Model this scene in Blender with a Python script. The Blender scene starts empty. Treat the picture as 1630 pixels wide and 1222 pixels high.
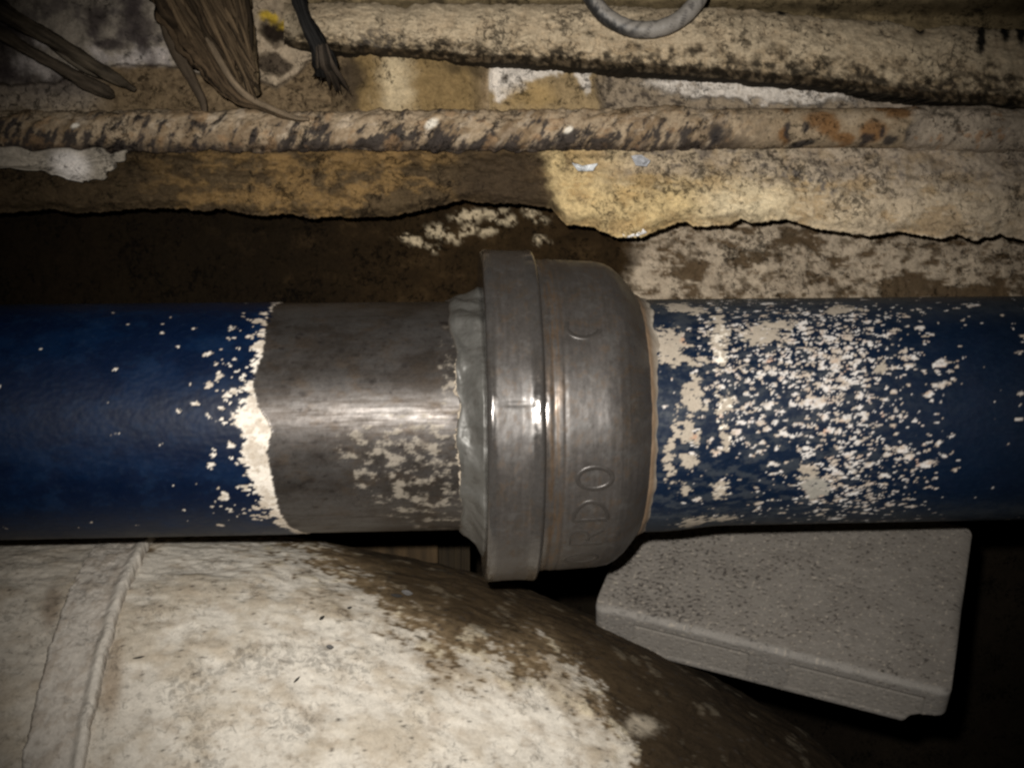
import bpy, math, random
import numpy as np
from mathutils import Vector
random.seed(7)

# ------------------------------------------------------------------ camera, light, exposure
F = 2017.0                      # focal length in photo pixels (photo is 1630 x 1222)
CX, CY = 815.0, 611.0
scn = bpy.context.scene
cam_d = bpy.data.cameras.new('camera'); cam = bpy.data.objects.new('camera', cam_d)
scn.collection.objects.link(cam); scn.camera = cam
cam.location = (0, 0, 0); cam.rotation_euler = (math.radians(90), 0, 0)
cam_d.sensor_fit = 'HORIZONTAL'; cam_d.sensor_width = 36.0
cam_d.lens = 36.0 * F / 1630.0
cam_d.clip_start = 0.02; cam_d.clip_end = 50

world = bpy.data.worlds.new('World'); scn.world = world; world.use_nodes = True
world.node_tree.nodes['Background'].inputs[0].default_value = (0.9, 0.8, 0.65, 1)
world.node_tree.nodes['Background'].inputs[1].default_value = 0.0004

fl = bpy.data.lights.new('camera_flash', 'SPOT')       # the flash that lit the photograph
fl.energy = 62; fl.color = (1.0, 0.972, 0.93); fl.shadow_soft_size = 0.006
fl.spot_size = math.radians(59); fl.spot_blend = 1.0
flo = bpy.data.objects.new('camera_flash', fl); scn.collection.objects.link(flo)
flo.location = (-0.022, 0.0, 0.036)
flo.rotation_euler = (Vector((0.005, 0.95, -0.025)) - flo.location).to_track_quat('-Z', 'Y').to_euler()

scn.view_settings.view_transform = 'Standard'; scn.view_settings.look = 'None'
scn.view_settings.exposure = 0.0; scn.view_settings.gamma = 1.0
scn.view_settings.use_curve_mapping = False
scn.cycles.filter_width = 2.5
scn.cycles.max_bounces = 6

# ------------------------------------------------------------------ noise and maths
def _hash(ix, iy, seed):
    h = (ix.astype(np.int64) * 374761393 + iy.astype(np.int64) * 668265263 + seed * 974634541) & 0xFFFFFFFF
    h = ((h ^ (h >> 13)) * 1274126177) & 0xFFFFFFFF
    return (h ^ (h >> 16)) & 0xFFFFFFFF

def gn(x, y, seed=0):
    x0 = np.floor(x); y0 = np.floor(y); fx = x - x0; fy = y - y0
    u = fx * fx * fx * (fx * (fx * 6 - 15) + 10); v = fy * fy * fy * (fy * (fy * 6 - 15) + 10)
    def g(ix, iy, dx, dy):
        a = _hash(ix, iy, seed) * (2 * math.pi / 4294967296.0)
        return np.cos(a) * dx + np.sin(a) * dy
    n00 = g(x0, y0, fx, fy); n10 = g(x0 + 1, y0, fx - 1, fy)
    n01 = g(x0, y0 + 1, fx, fy - 1); n11 = g(x0 + 1, y0 + 1, fx - 1, fy - 1)
    a = n00 + u * (n10 - n00); b = n01 + u * (n11 - n01)
    return (a + v * (b - a)) * 1.4

def fbm(x, y, octv=4, seed=0, gain=0.64):
    octv = octv + 1 if octv >= 3 else octv
    s = 0; a = 1.0; t = 0
    for i in range(octv):
        s = s + a * gn(x * 2 ** i + 17.3 * i, y * 2 ** i - 9.1 * i, seed + i * 31); t += a; a *= gain
    return s / t * 1.75

def sst(a, b, x):
    t = np.clip((x - a) / (b - a), 0, 1); return t * t * (3 - 2 * t)

def mix(col, mask, c):
    m = np.clip(mask, 0, 1)[..., None]
    return col * (1 - m) + np.asarray(c, float) * m

def blob(X, Y, x, y, rx, ry, rot=0.0, soft=0.35):
    c, s = math.cos(math.radians(rot)), math.sin(math.radians(rot))
    dx = X - x; dy = Y - y
    d = np.sqrt(((dx * c + dy * s) / rx) ** 2 + ((-dx * s + dy * c) / ry) ** 2)
    return 1 - sst(1 - soft, 1 + soft, d)

def spatter(ax0, ax1, items, W0, W1, soft=0.3):
    """union of many small ragged patches (x, y, rx, ry, rot) on a grid with axes ax0, ax1 and warped coordinates W0, W1"""
    out = np.zeros(W0.shape)
    for (x, y, rx, ry, rot) in items:
        r = 1.6 * max(rx, ry) + 8
        i0, i1 = np.searchsorted(ax0, [x - r, x + r]); j0, j1 = np.searchsorted(ax1, [y - r, y + r])
        if i1 <= i0 or j1 <= j0: continue
        s_ = (slice(i0, i1), slice(j0, j1))
        out[s_] = np.maximum(out[s_], blob(W0[s_], W1[s_], x, y, rx, ry, rot, soft))
    return out

def const(shape, c):
    return np.ones(shape + (3,)) * np.asarray(c, float)

# ------------------------------------------------------------------ frames: pixel -> place
YAW = math.radians(3.3)                       # the pipe and the wall behind run away to the right
DC = 0.898
C0 = np.array([0.0, DC, -(660 - CY) / F * DC])     # pipe axis straight ahead of the lens
T = np.array([math.cos(YAW), math.sin(YAW), 0.0125]); T /= np.linalg.norm(T)
N = np.array([-math.sin(YAW), math.cos(YAW), 0.0])  # into the wall
D0 = N @ C0

def PW(px, py, w):
    """point on the plane w metres behind the pipe axis, seen at photo pixel (px, py)"""
    px = np.asarray(px, float); py = np.asarray(py, float); w = np.asarray(w, float)
    px, py, w = np.broadcast_arrays(px, py, w)
    r = np.stack([(px - CX) / F, np.ones_like(px), -(py - CY) / F], -1)
    k = (D0 + w) / (r @ N)
    return r * k[..., None]

def proj(P):
    return CX + F * P[..., 0] / P[..., 1], CY - F * P[..., 2] / P[..., 1]

# ------------------------------------------------------------------ materials
MATS = {}
def mat(name, var=0.25, fine=900.0, bump=0.25, bscale=700.0, specks=0.0, spec=0.4):
    """weathered surface: colour and wear come from the mesh's own attributes, grain and relief from noise"""
    if name in MATS: return MATS[name]
    m = bpy.data.materials.new(name); m.use_nodes = True; nt = m.node_tree; nd = nt.nodes; L = nt.links
    b = nd['Principled BSDF']
    ac = nd.new('ShaderNodeAttribute'); ac.attribute_name = 'tint'
    ap = nd.new('ShaderNodeAttribute'); ap.attribute_name = 'wear'
    sep = nd.new('ShaderNodeSeparateColor'); L.new(ap.outputs['Color'], sep.inputs[0])
    tc = nd.new('ShaderNodeTexCoord')
    n1 = nd.new('ShaderNodeTexNoise'); n1.inputs['Scale'].default_value = fine; n1.inputs['Detail'].default_value = 3
    n1.inputs['Roughness'].default_value = 0.7
    n2 = nd.new('ShaderNodeTexNoise'); n2.inputs['Scale'].default_value = fine * 0.13; n2.inputs['Detail'].default_value = 9; n2.inputs['Roughness'].default_value = 0.72
    L.new(tc.outputs['Object'], n1.inputs['Vector']); L.new(tc.outputs['Object'], n2.inputs['Vector'])
    add = nd.new('ShaderNodeMath'); add.operation = 'ADD'
    L.new(n1.outputs[0], add.inputs[0]); L.new(n2.outputs[0], add.inputs[1])
    mr = nd.new('ShaderNodeMapRange'); mr.inputs['From Min'].default_value = 0.6; mr.inputs['From Max'].default_value = 1.4
    mr.inputs['To Min'].default_value = 1 - var; mr.inputs['To Max'].default_value = 1 + var
    L.new(add.outputs[0], mr.inputs['Value'])
    vm = nd.new('ShaderNodeVectorMath'); vm.operation = 'SCALE'
    L.new(ac.outputs['Color'], vm.inputs[0]); L.new(mr.outputs[0], vm.inputs['Scale'])
    out = vm.outputs[0]
    if specks:                                            # clustered dark grit and pores
        s1 = nd.new('ShaderNodeTexNoise'); s1.inputs['Scale'].default_value = 190; s1.inputs['Detail'].default_value = 8; s1.inputs['Roughness'].default_value = 0.75
        s1.inputs['Distortion'].default_value = 0.6
        s2 = nd.new('ShaderNodeTexNoise'); s2.inputs['Scale'].default_value = 28; s2.inputs['Detail'].default_value = 4
        L.new(tc.outputs['Object'], s1.inputs['Vector']); L.new(tc.outputs['Object'], s2.inputs['Vector'])
        sa = nd.new('ShaderNodeMath'); sa.operation = 'MULTIPLY_ADD'; sa.inputs[1].default_value = 0.45
        L.new(s2.outputs[0], sa.inputs[0]); L.new(s1.outputs[0], sa.inputs[2])
        sm = nd.new('ShaderNodeMapRange'); sm.interpolation_type = 'SMOOTHSTEP'
        sm.inputs['From Min'].default_value = 0.74; sm.inputs['From Max'].default_value = 0.88
        sm.inputs['To Min'].default_value = 1.0; sm.inputs['To Max'].default_value = 1.0 - specks
        L.new(sa.outputs[0], sm.inputs['Value'])
        v2 = nd.new('ShaderNodeVectorMath'); v2.operation = 'SCALE'
        L.new(vm.outputs[0], v2.inputs[0]); L.new(sm.outputs[0], v2.inputs['Scale']); out = v2.outputs[0]
    L.new(out, b.inputs['Base Color'])
    rm = nd.new('ShaderNodeMath'); rm.operation = 'MULTIPLY_ADD'; rm.inputs[1].default_value = 0.25; rm.inputs[2].default_value = -0.12
    L.new(n2.outputs[0], rm.inputs[0])
    ra = nd.new('ShaderNodeMath'); ra.operation = 'ADD'; ra.use_clamp = True
    L.new(rm.outputs[0], ra.inputs[0]); L.new(sep.outputs[0], ra.inputs[1]); L.new(ra.outputs[0], b.inputs['Roughness'])
    L.new(sep.outputs[1], b.inputs['Metallic'])
    b.inputs['Specular IOR Level'].default_value = spec
    if bump:
        bn = nd.new('ShaderNodeTexNoise'); bn.inputs['Scale'].default_value = bscale; bn.inputs['Detail'].default_value = 4
        L.new(tc.outputs['Object'], bn.inputs['Vector'])
        bp = nd.new('ShaderNodeBump'); bp.inputs['Strength'].default_value = bump; bp.inputs['Distance'].default_value = 0.0012
        L.new(bn.outputs[0], bp.inputs['Height']); L.new(bp.outputs[0], b.inputs['Normal'])
    MATS[name] = m
    return m

# ------------------------------------------------------------------ meshes
def add_mesh(name, verts, faces, col, prm, m, parent=None, smooth=True):
    """verts (n,3); col (n,3); prm (n,2) = roughness, metallic"""
    me = bpy.data.meshes.new(name)
    verts = np.ascontiguousarray(verts, dtype=np.float32)
    if isinstance(faces, np.ndarray):
        nf, k = faces.shape
        me.vertices.add(len(verts)); me.vertices.foreach_set('co', verts.ravel())
        me.loops.add(nf * k); me.loops.foreach_set('vertex_index', np.ascontiguousarray(faces, dtype=np.int32).ravel())
        me.polygons.add(nf)
        me.polygons.foreach_set('loop_start', np.arange(0, nf * k, k, dtype=np.int32))
        me.polygons.foreach_set('loop_total', np.full(nf, k, dtype=np.int32))
        me.update(calc_edges=True)
    else:
        me.from_pydata([tuple(v) for v in verts], [], faces); me.update()
    if smooth:
        me.polygons.foreach_set('use_smooth', np.ones(len(me.polygons), dtype=bool))
    n = len(verts)
    c = np.ones((n, 4), np.float32); c[:, :3] = np.clip(np.broadcast_to(col, (n, 3)), 0.001, 0.95)
    a = me.attributes.new('tint', 'FLOAT_COLOR', 'POINT'); a.data.foreach_set('color', c.ravel())
    p = np.zeros((n, 4), np.float32); p[:, :2] = np.broadcast_to(prm, (n, 2)); p[:, 3] = 1
    a = me.attributes.new('wear', 'FLOAT_COLOR', 'POINT'); a.data.foreach_set('color', p.ravel())
    me.validate(); me.materials.append(m)
    o = bpy.data.objects.new(name, me); scn.collection.objects.link(o)
    if parent is not None: o.parent = parent
    return o

def grid_faces(n, m, wrap=False):
    i = np.arange(n - 1)[:, None]; j = np.arange(m if wrap else m - 1)[None, :]
    j2 = (j + 1) % m
    return np.stack([i * m + j + 0 * j, (i + 1) * m + j, (i + 1) * m + j2, i * m + j2], -1).reshape(-1, 4)

def add_grid(name, P, col, rough, metal, m, parent=None, wrap=False, caps=False):
    n, k = P.shape[:2]
    rough = np.broadcast_to(rough, (n, k)); metal = np.broadcast_to(metal, (n, k))
    f = grid_faces(n, k, wrap)
    V = P.reshape(-1, 3); Cc = np.broadcast_to(col, (n, k, 3)).reshape(-1, 3)
    R = np.stack([rough, metal], -1).reshape(-1, 2)
    if caps and wrap:
        V = np.vstack([V, P[0].mean(0), P[-1].mean(0)]); Cc = np.vstack([Cc, Cc[0], Cc[-1]]); R = np.vstack([R, R[0], R[-1]])
        a = n * k; j = np.arange(k); j2 = (j + 1) % k
        f = np.vstack([f, np.stack([np.full(k, a), j, j2, j2], -1)[:, [0, 1, 2, 2]]]) if False else f
        tri = [(a, int(q), int((q + 1) % k)) for q in range(k)] + [(a + 1, int((n - 1) * k + (q + 1) % k), int((n - 1) * k + q)) for q in range(k)]
        return add_mesh(name, V, [tuple(int(t) for t in q) for q in f] + tri, Cc, R, m, parent)
    return add_mesh(name, V, f, Cc, R, m, parent)

def empty(name, loc):
    o = bpy.data.objects.new(name, None); scn.collection.objects.link(o); o.location = loc
    o.empty_display_size = 0.05
    return o

def put_under(parent):
    """children are built in world places: keep them there under a moved Empty"""
    for c in parent.children:
        c.location = tuple(-v for v in parent.location)

def tag(o, label, cat, group=None):
    o['label'] = label; o['category'] = cat
    if group: o['group'] = group
    return o

def tube(name, pts, radii, m, col, rough=0.85, parent=None, seg=14, sub=10, ridg=0.25, flat=1.0, seed=0, colvar=0.35, metal=0.0, af=2.6):
    """a limb through world points with its own radii; ridges run along it"""
    pts = np.asarray(pts, float); radii = np.asarray(radii, float)
    n = len(pts); t = np.linspace(0, n - 1, (n - 1) * sub + 1)
    def cr(A, t):
        i = np.clip(np.floor(t).astype(int), 0, n - 2); f = (t - i)
        f = f.reshape(f.shape + (1,) * (A.ndim - 1))
        g = lambda q: A[np.clip(q, 0, n - 1)]
        p0, p1, p2, p3 = g(i - 1), g(i), g(i + 1), g(i + 2)
        return 0.5 * (2 * p1 + (p2 - p0) * f + (2 * p0 - 5 * p1 + 4 * p2 - p3) * f ** 2 + (3 * p1 - p0 - 3 * p2 + p3) * f ** 3)
    Q = cr(pts, t); R = np.maximum(cr(radii, t), 1e-4)
    tg = np.gradient(Q, axis=0); tg /= np.linalg.norm(tg, axis=1)[:, None]
    a = np.cross(tg, N[None, :]); a /= np.linalg.norm(a, axis=1)[:, None]     # across, in the wall plane
    b = np.cross(a, tg)
    th = np.linspace(0, 2 * math.pi, seg, endpoint=False)
    L = np.concatenate([[0], np.cumsum(np.linalg.norm(np.diff(Q, axis=0), axis=1))])
    TH, LL = np.meshgrid(th, L)
    nz = fbm(np.cos(TH) * af + 3 * seed + LL * 9, np.sin(TH) * af + LL * 14, 4, seed) * ridg + gn(LL * 90 + seed, TH * 0 + seed * 1.7, seed + 5) * ridg * 0.4
    RR = R[:, None] * (1 + nz)
    P = Q[:, None, :] + RR[..., None] * (np.cos(TH)[..., None] * a[:, None, :] + flat * np.sin(TH)[..., None] * b[:, None, :])
    cv = 1 + colvar * fbm(np.cos(TH) * af * 1.5 + seed, np.sin(TH) * af * 1.5 + LL * 24, 4, seed + 9) * 1.8
    colr = np.asarray(col, float)[None, None, :] * np.clip(cv, 0.3, 2)[..., None]
    return add_grid(name, P, colr, rough, metal, m, parent, wrap=True, caps=True)

# ================================================================== THE SETTING
M_wall = mat('sooty_plaster', 0.42, 420, 0.3, 380, specks=0.75, spec=0.05)
M_crust = mat('crusted_plaster', 0.42, 420, 0.3, 350, specks=0.75, spec=0.08)

LIN_X = [-320, -100, 0, 34, 86, 113, 172, 220, 295, 325, 347, 412, 464, 498, 529, 560, 626, 684, 736, 763, 832, 877, 901, 942, 980, 1021, 1062, 1090, 1104, 1163, 1180, 1194, 1252, 1300, 1386, 1427, 1500, 1524, 1551, 1592, 1630, 1750, 1950]
LIN_Y = [338, 343, 340, 337, 333, 340, 337, 332, 332, 337, 332, 344, 340, 349, 344, 347, 344, 332, 318, 323, 325, 332, 358, 361, 378, 378, 361, 352, 361, 358, 347, 356, 349, 364, 376, 368, 380, 373, 383, 373, 383, 388, 392]
LED_X = [440, 480, 540, 620, 690, 760, 800, 884, 1000, 1100, 1345, 1482, 1630, 1950]
LED_Y = [72, 76, 81, 86, 92, 99, 99, 104, 112, 120, 141, 160, 169, 200]
LUP_X = [440, 540, 600, 645, 660, 930, 1060, 1139, 1242, 1328, 1414, 1465, 1490, 1517, 1580, 1630, 1950]
LUP_Y = [6, 4, 5, 13, 6, 7, 14, 12, 20, 31, 34, 48, 44, 40, 46, 48, 75]

def build_wall():
    xs = np.arange(-420, 2060, 3.0); ys = np.arange(-330, 720, 3.0)
    X, Y = np.meshgrid(xs, ys)
    wx = X + 14 * fbm(X / 40, Y / 40, 4, 3); wy = Y + 11 * fbm(X / 36, Y / 36, 4, 8)
    # --- relief
    up = 1 - sst(200, 235, Y)                                   # the upper part stands proud of the dark recess
    w = 0.27 - 0.07 * up
    w = w - 0.006 * fbm(X / 120, Y / 90, 5, 21) - 0.002 * fbm(X / 14, Y / 14, 3, 22)
    ybreak = np.interp(X, [-400, 0, 90, 130, 190, 285, 320, 400, 410, 440, 465, 500, 560], [140, 135, 132, 112, 104, 107, 118, 122, 126, 140, 124, 90, 60])
    proud = (1 - sst(-3, 3, Y + 5 * fbm(X / 25, Y / 25, 3, 4) - ybreak)) * (X < 575)
    w = w - 0.016 * proud - 0.004 * proud * fbm(X / 30, Y / 30, 4, 40)
    # the topmost course, above the ledge
    w = w - 0.03 * (1 - sst(-4, 30, Y)) * sst(420, 520, X)
    # rounded tan bulge and the scabbed sleeve beside it
    u = np.clip(1 - ((X - 655) / 128) ** 2, 0, 1)
    inD = (1 - sst(205, 225, Y))
    w = w - 0.034 * np.sqrt(u) * inD
    sleeve = sst(776, 781, X) * (1 - sst(940, 975, wx)) * inD * sst(60, 90, Y)
    w = w - 0.013 * sleeve
    strip = blob(wx, wy, 1195, 143 + (X - 1195) * 0.02, 165, 19, 3, 0.2)
    w = w - 0.010 * strip
    rbreak = sst(960, 1000, wx) * inD * sst(80, 110, Y); w = w - 0.006 * rbreak
    dent = blob(wx, wy, 437, 100, 20, 15, 15); w = w + 0.012 * dent
    socket = blob(wx, wy, 440, 53, 30, 17, 10); w = w + 0.010 * socket
    # right hand plaster that swallows the end of the corroded pipe
    rp = sst(1425, 1460, wx) * sst(140, 170, Y) * (1 - sst(236, 250, Y))
    # --- colour
    n1 = fbm(X / 60, Y / 45, 5, 11); n2 = fbm(X / 16, Y / 13, 4, 12); n3 = fbm(X / 150, Y / 110, 4, 13)
    col = const(X.shape, (0.30, 0.235, 0.165))
    col = mix(col, sst(-0.1, 0.5, n1), (0.22, 0.17, 0.115)); col = mix(col, sst(0.15, 0.5, n2) * 0.6, (0.13, 0.10, 0.07))
    # left plaster: greyish with violet black stains
    lp = proud * (1 - sst(330, 400, X)); col = mix(col, lp * 0.85, (0.36, 0.31, 0.25))
    col = mix(col, lp * sst(0.05, 0.35, n1) * 0.8, (0.15, 0.125, 0.11))
    for (x, y, rx, ry, r) in [(152, 32, 20, 24, 10), (215, 30, 26, 42, -20), (176, 70, 26, 9, 0), (20, 115, 40, 26, 0), (0, 30, 40, 22, 30), (95, 135, 70, 16, 0), (232, 85, 12, 26, -20), (5, 70, 26, 30, 0), (60, 60, 26, 14, 20)]:
        col = mix(col, blob(wx, wy, x, y, rx, ry, r, 0.5) * 0.85, (0.045, 0.034, 0.034))
    for (x, y, rx, ry, r) in [(210, 93, 27, 14, -10), (258, 90, 14, 16, 0), (60, 105, 36, 15, 20), (160, 88, 22, 7, 30), (75, 68, 18, 9, 30)]:
        col = mix(col, blob(wx, wy, x, y, rx, ry, r, 0.5) * 0.8, (0.52, 0.46, 0.42))
    col = mix(col, blob(wx, wy, 70, 150, 110, 22, 0) * 0.5, (0.30, 0.25, 0.2))
    # brown recess under the broken plaster
    rec = sst(-3, 6, Y - ybreak) * (X < 580) * sst(130, 190, X) * (1 - sst(178, 200, Y))
    col = mix(col, rec * 0.9, (0.155, 0.107, 0.058)); col = mix(col, rec * sst(0.0, 0.4, n2) * 0.6, (0.07, 0.048, 0.028))
    # yellow smears, black socket, holed lump
    pk = proud * sst(380, 410, X)
    col = mix(col, pk * 0.8, (0.37, 0.29, 0.2))
    col = mix(col, socket, (0.02, 0.014, 0.01)); col = mix(col, dent * 0.9, (0.05, 0.036, 0.025))
    for (x, y, rx, ry, r) in [(425, 27, 17, 7, 25), (452, 38, 10, 7, 30), (478, 52, 9, 9, 45)]:
        col = mix(col, blob(wx, wy, x, y, rx, ry, r, 0.5), (0.46, 0.31, 0.04))
    # tan bulge
    tb = np.sqrt(u) * inD * sst(545, 575, wx)
    col = mix(col, np.clip(tb * 1.4, 0, 1), (0.20, 0.135, 0.06))
    col = mix(col, blob(wx, wy, 630, 130, 26, 70, 0, 0.7) * 0.75, (0.52, 0.42, 0.27))  # soft upright highlight of the rounded bulge, painted into its colour
    col = mix(col, blob(wx, wy, 562, 130, 14, 46, 0, 0.6) * 0.8, (0.03, 0.022, 0.016))
    col = mix(col, blob(wx, wy, 745, 108, 40, 12, 10, 0.7) * 0.7, (0.05, 0.036, 0.02))
    # sleeve: white scab over brown
    col = mix(col, sleeve * 0.9, (0.24, 0.17, 0.085))
    for (x, y, rx, ry, r) in [(800, 128, 28, 30, 0), (845, 112, 46, 14, -8), (806, 148, 26, 9, -15), (928, 125, 12, 20, 0), (880, 108, 30, 9, 0)]:
        col = mix(col, blob(wx, wy, x, y, rx, ry, r, 0.25) * sst(776, 781, X), (0.56, 0.50, 0.43))
    col = mix(col, blob(wx, wy, 845, 152, 38, 20, 0, 0.6) * 0.6, (0.30, 0.20, 0.08))
    col = mix(col, blob(wx, wy, 806, 120, 5, 10, 35), (0.05, 0.04, 0.03))
    # scabby grey brown, then the white strip
    gb = sst(945, 965, wx) * (1 - sst(1400, 1500, wx)) * inD * sst(95, 115, Y)
    col = mix(col, gb * 0.8, (0.21, 0.165, 0.115)); col = mix(col, gb * sst(0.05, 0.35, n2) * 0.85, (0.05, 0.04, 0.032))
    col = mix(col, strip * (0.75 + 0.25 * sst(-0.3, 0.2, n2)), (0.60, 0.54, 0.47))
    col = mix(col, strip * sst(0.22, 0.45, n2) * 0.7, (0.24, 0.19, 0.14))
    rpl = sst(1345, 1420, wx) * sst(120, 150, Y) * (1 - sst(245, 255, Y))
    col = mix(col, rpl * 0.85, (0.30, 0.245, 0.19)); col = mix(col, rpl * sst(0.1, 0.45, n1) * 0.6, (0.13, 0.105, 0.085))
    # topmost course
    tp = (1 - sst(0, 25, Y - np.interp(X, LUP_X, LUP_Y) - 10)) * sst(430, 500, X)
    col = mix(col, tp, (0.22, 0.165, 0.09)); col = mix(col, tp * sst(0.05, 0.5, n1) * 0.8, (0.05, 0.038, 0.022))
    # dark recess behind the pipe
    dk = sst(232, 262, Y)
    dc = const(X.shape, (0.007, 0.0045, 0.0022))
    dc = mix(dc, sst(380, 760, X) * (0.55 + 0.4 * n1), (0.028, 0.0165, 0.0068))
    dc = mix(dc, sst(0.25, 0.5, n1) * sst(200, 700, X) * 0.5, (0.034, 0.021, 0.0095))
    for (x, y, rx, ry, r) in [(745, 345, 26, 9, -8), (775, 336, 30, 6, -8), (705, 372, 26, 9, 20), (742, 366, 20, 7, -15), (660, 382, 16, 7, 10), (690, 396, 14, 9, 30), (785, 372, 15, 6, 0), (855, 343, 22, 9, 20), (640, 378, 9, 4, 0), (800, 348, 18, 7, 0), (860, 385, 12, 6, 0)]:
        bm = blob(wx, wy, x, y, rx, ry, r, 0.5) * sst(-0.22, 0.05, n2)
        dc = mix(dc, bm, (0.36, 0.29, 0.19)); w = w - 0.0025 * bm * dk
    rt = sst(985, 1030, wx - 0.25 * (420 - wy))
    g = const(X.shape, (0.34, 0.275, 0.20)); g = mix(g, sst(-0.2, 0.4, n3), (0.27, 0.215, 0.155))
    bl = sst(0.02, 0.22, fbm(X / 95, Y / 48, 5, 61) - 0.1 + 0.0004 * (X - 1000) * 0)
    bl = np.maximum(bl, sst(0.0, 0.3, fbm(X / 40, Y / 20, 5, 63) - 0.12)); g = mix(g, bl * 0.92, (0.055, 0.034, 0.016)); g = mix(g, sst(0.2, 0.4, fbm(X / 26, Y / 18, 4, 62)) * 0.75, (0.07, 0.05, 0.03))
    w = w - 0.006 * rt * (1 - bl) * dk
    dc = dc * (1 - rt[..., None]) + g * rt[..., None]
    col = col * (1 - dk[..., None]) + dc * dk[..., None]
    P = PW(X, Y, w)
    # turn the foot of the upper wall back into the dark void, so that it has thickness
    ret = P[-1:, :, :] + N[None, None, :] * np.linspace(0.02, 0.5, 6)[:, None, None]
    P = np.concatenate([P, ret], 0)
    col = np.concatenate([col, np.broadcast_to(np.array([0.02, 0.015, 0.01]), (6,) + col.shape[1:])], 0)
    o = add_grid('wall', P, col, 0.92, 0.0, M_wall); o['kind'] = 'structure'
build_wall()

def build_shell():
    # far back of the void and the dirt floor under it all
    xs = np.linspace(-2.2, 2.6, 120); zs = np.linspace(-1.15, 0.3, 50)
    X, Z = np.meshgrid(xs, zs)
    P = np.stack([X, 2.1 + 0.03 * fbm(X * 3, Z * 3, 4, 5) + 0 * X, Z], -1)
    c = const(X.shape, (0.02, 0.015, 0.01)) * (1 + 0.5 * fbm(X * 5, Z * 5, 4, 9))[..., None]
    o = add_grid('back_wall', P, c, 0.95, 0, M_wall); o['kind'] = 'structure'
    xs = np.linspace(-2.2, 2.6, 160); ys = np.linspace(0.2, 2.2, 80)
    X, Y = np.meshgrid(xs, ys)
    P = np.stack([X, Y, -1.12 + 0.012 * fbm(X * 6, Y * 6, 4, 6)], -1)
    c = const(X.shape, (0.04, 0.03, 0.02)) * (1 + 0.5 * fbm(X * 9, Y * 9, 4, 19))[..., None]
    o = add_grid('ground', P, c, 0.95, 0, M_wall); o['kind'] = 'structure'
build_shell()

# ================================================================== LEDGE, CORRODED PIPE, TORN LINING
def build_ledge():
    xs = np.arange(452, 1960, 2.5); v = np.linspace(0, 1, 62)
    X, V = np.meshgrid(xs, v)
    yu = np.interp(X, LUP_X, LUP_Y) + 3.5 * fbm(X / 22, X * 0, 3, 2); yl = np.interp(X, LED_X, LED_Y) + 3.5 * fbm(X / 30, X * 0 + 5, 4, 3)
    Y = yu + (yl - yu) * V
    nz = fbm(X / 45, Y / 30, 5, 14); nf = fbm(X / 9, Y / 9, 3, 15)
    w = 0.135 - 0.028 * np.sqrt(np.clip(1 - (2 * V - 0.95) ** 2 * 0.85, 0, 1)) + 0.020 * sst(0.86, 1.0, V) + 0.004 * nz
    rough_low = sst(0.5, 0.85, V + 0.25 * nz)
    w = w + 0.0035 * nf * rough_low + 0.0008 * nf
    endt = 1 - sst(452, 500, X + 10 * nz); w = w + 0.04 * endt
    col = const(X.shape, (0.42, 0.335, 0.225)); col = mix(col, sst(-0.2, 0.5, nz) * 0.6, (0.33, 0.25, 0.16))
    st = fbm(X / 10, Y / 60, 4, 17); col = mix(col, sst(0.1, 0.5, st) * 0.35, (0.27, 0.2, 0.125))
    mould = sst(0.50, 0.95, V + 0.45 * fbm(X / 30, Y / 22, 4, 18) + 0.06 * sst(1000, 1400, X))
    mm = mould * sst(-0.28 - 0.25 * sst(1000, 1350, X), 0.12, fbm(X / 13, Y / 15, 4, 19))
    col = mix(col, mould * 0.55, (0.20, 0.14, 0.075))
    col = mix(col, mm * 0.93, (0.030, 0.024, 0.017))
    col = mix(col, blob(X + 12 * nz, Y + 8 * nf, 600, 68, 36, 22, 0, 0.6) * sst(-0.2, 0.2, nf) * 0.75, (0.07, 0.06, 0.05))
    for (x, y, l) in [(1562, 62, 26), (1600, 50, 18), (1625, 48, 24), (1466, 46, 10), (1245, 18, 8)]:
        col = mix(col, blob(X + 4 * nf, Y, x, y, 7, l, 0, 0.4), (0.015, 0.013, 0.01))
    P = PW(X, Y, w)
    # top and underside run back into the wall
    back = np.linspace(0.01, 0.12, 5)
    top = P[:1] + N * back[::-1, None, None] + np.array([0, 0, 0.012]) * (back[::-1, None, None] / 0.12)
    bot = P[-1:] + N * back[:, None, None] + np.array([0, 0, 0.014]) * (back[:, None, None] / 0.12)
    P = np.concatenate([top, P, bot], 0)
    col = np.concatenate([np.broadcast_to(col[:1] * 0.35, (5,) + col.shape[1:]), col, np.broadcast_to(np.array([0.05, 0.04, 0.028]), (5,) + col.shape[1:])], 0)
    o = add_grid('plaster_ledge', P, col, 0.9, 0, M_crust)
    tag(o, 'cream plaster ledge with black mould along its lower edge, above the corroded pipe', 'ledge')
build_ledge()

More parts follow.
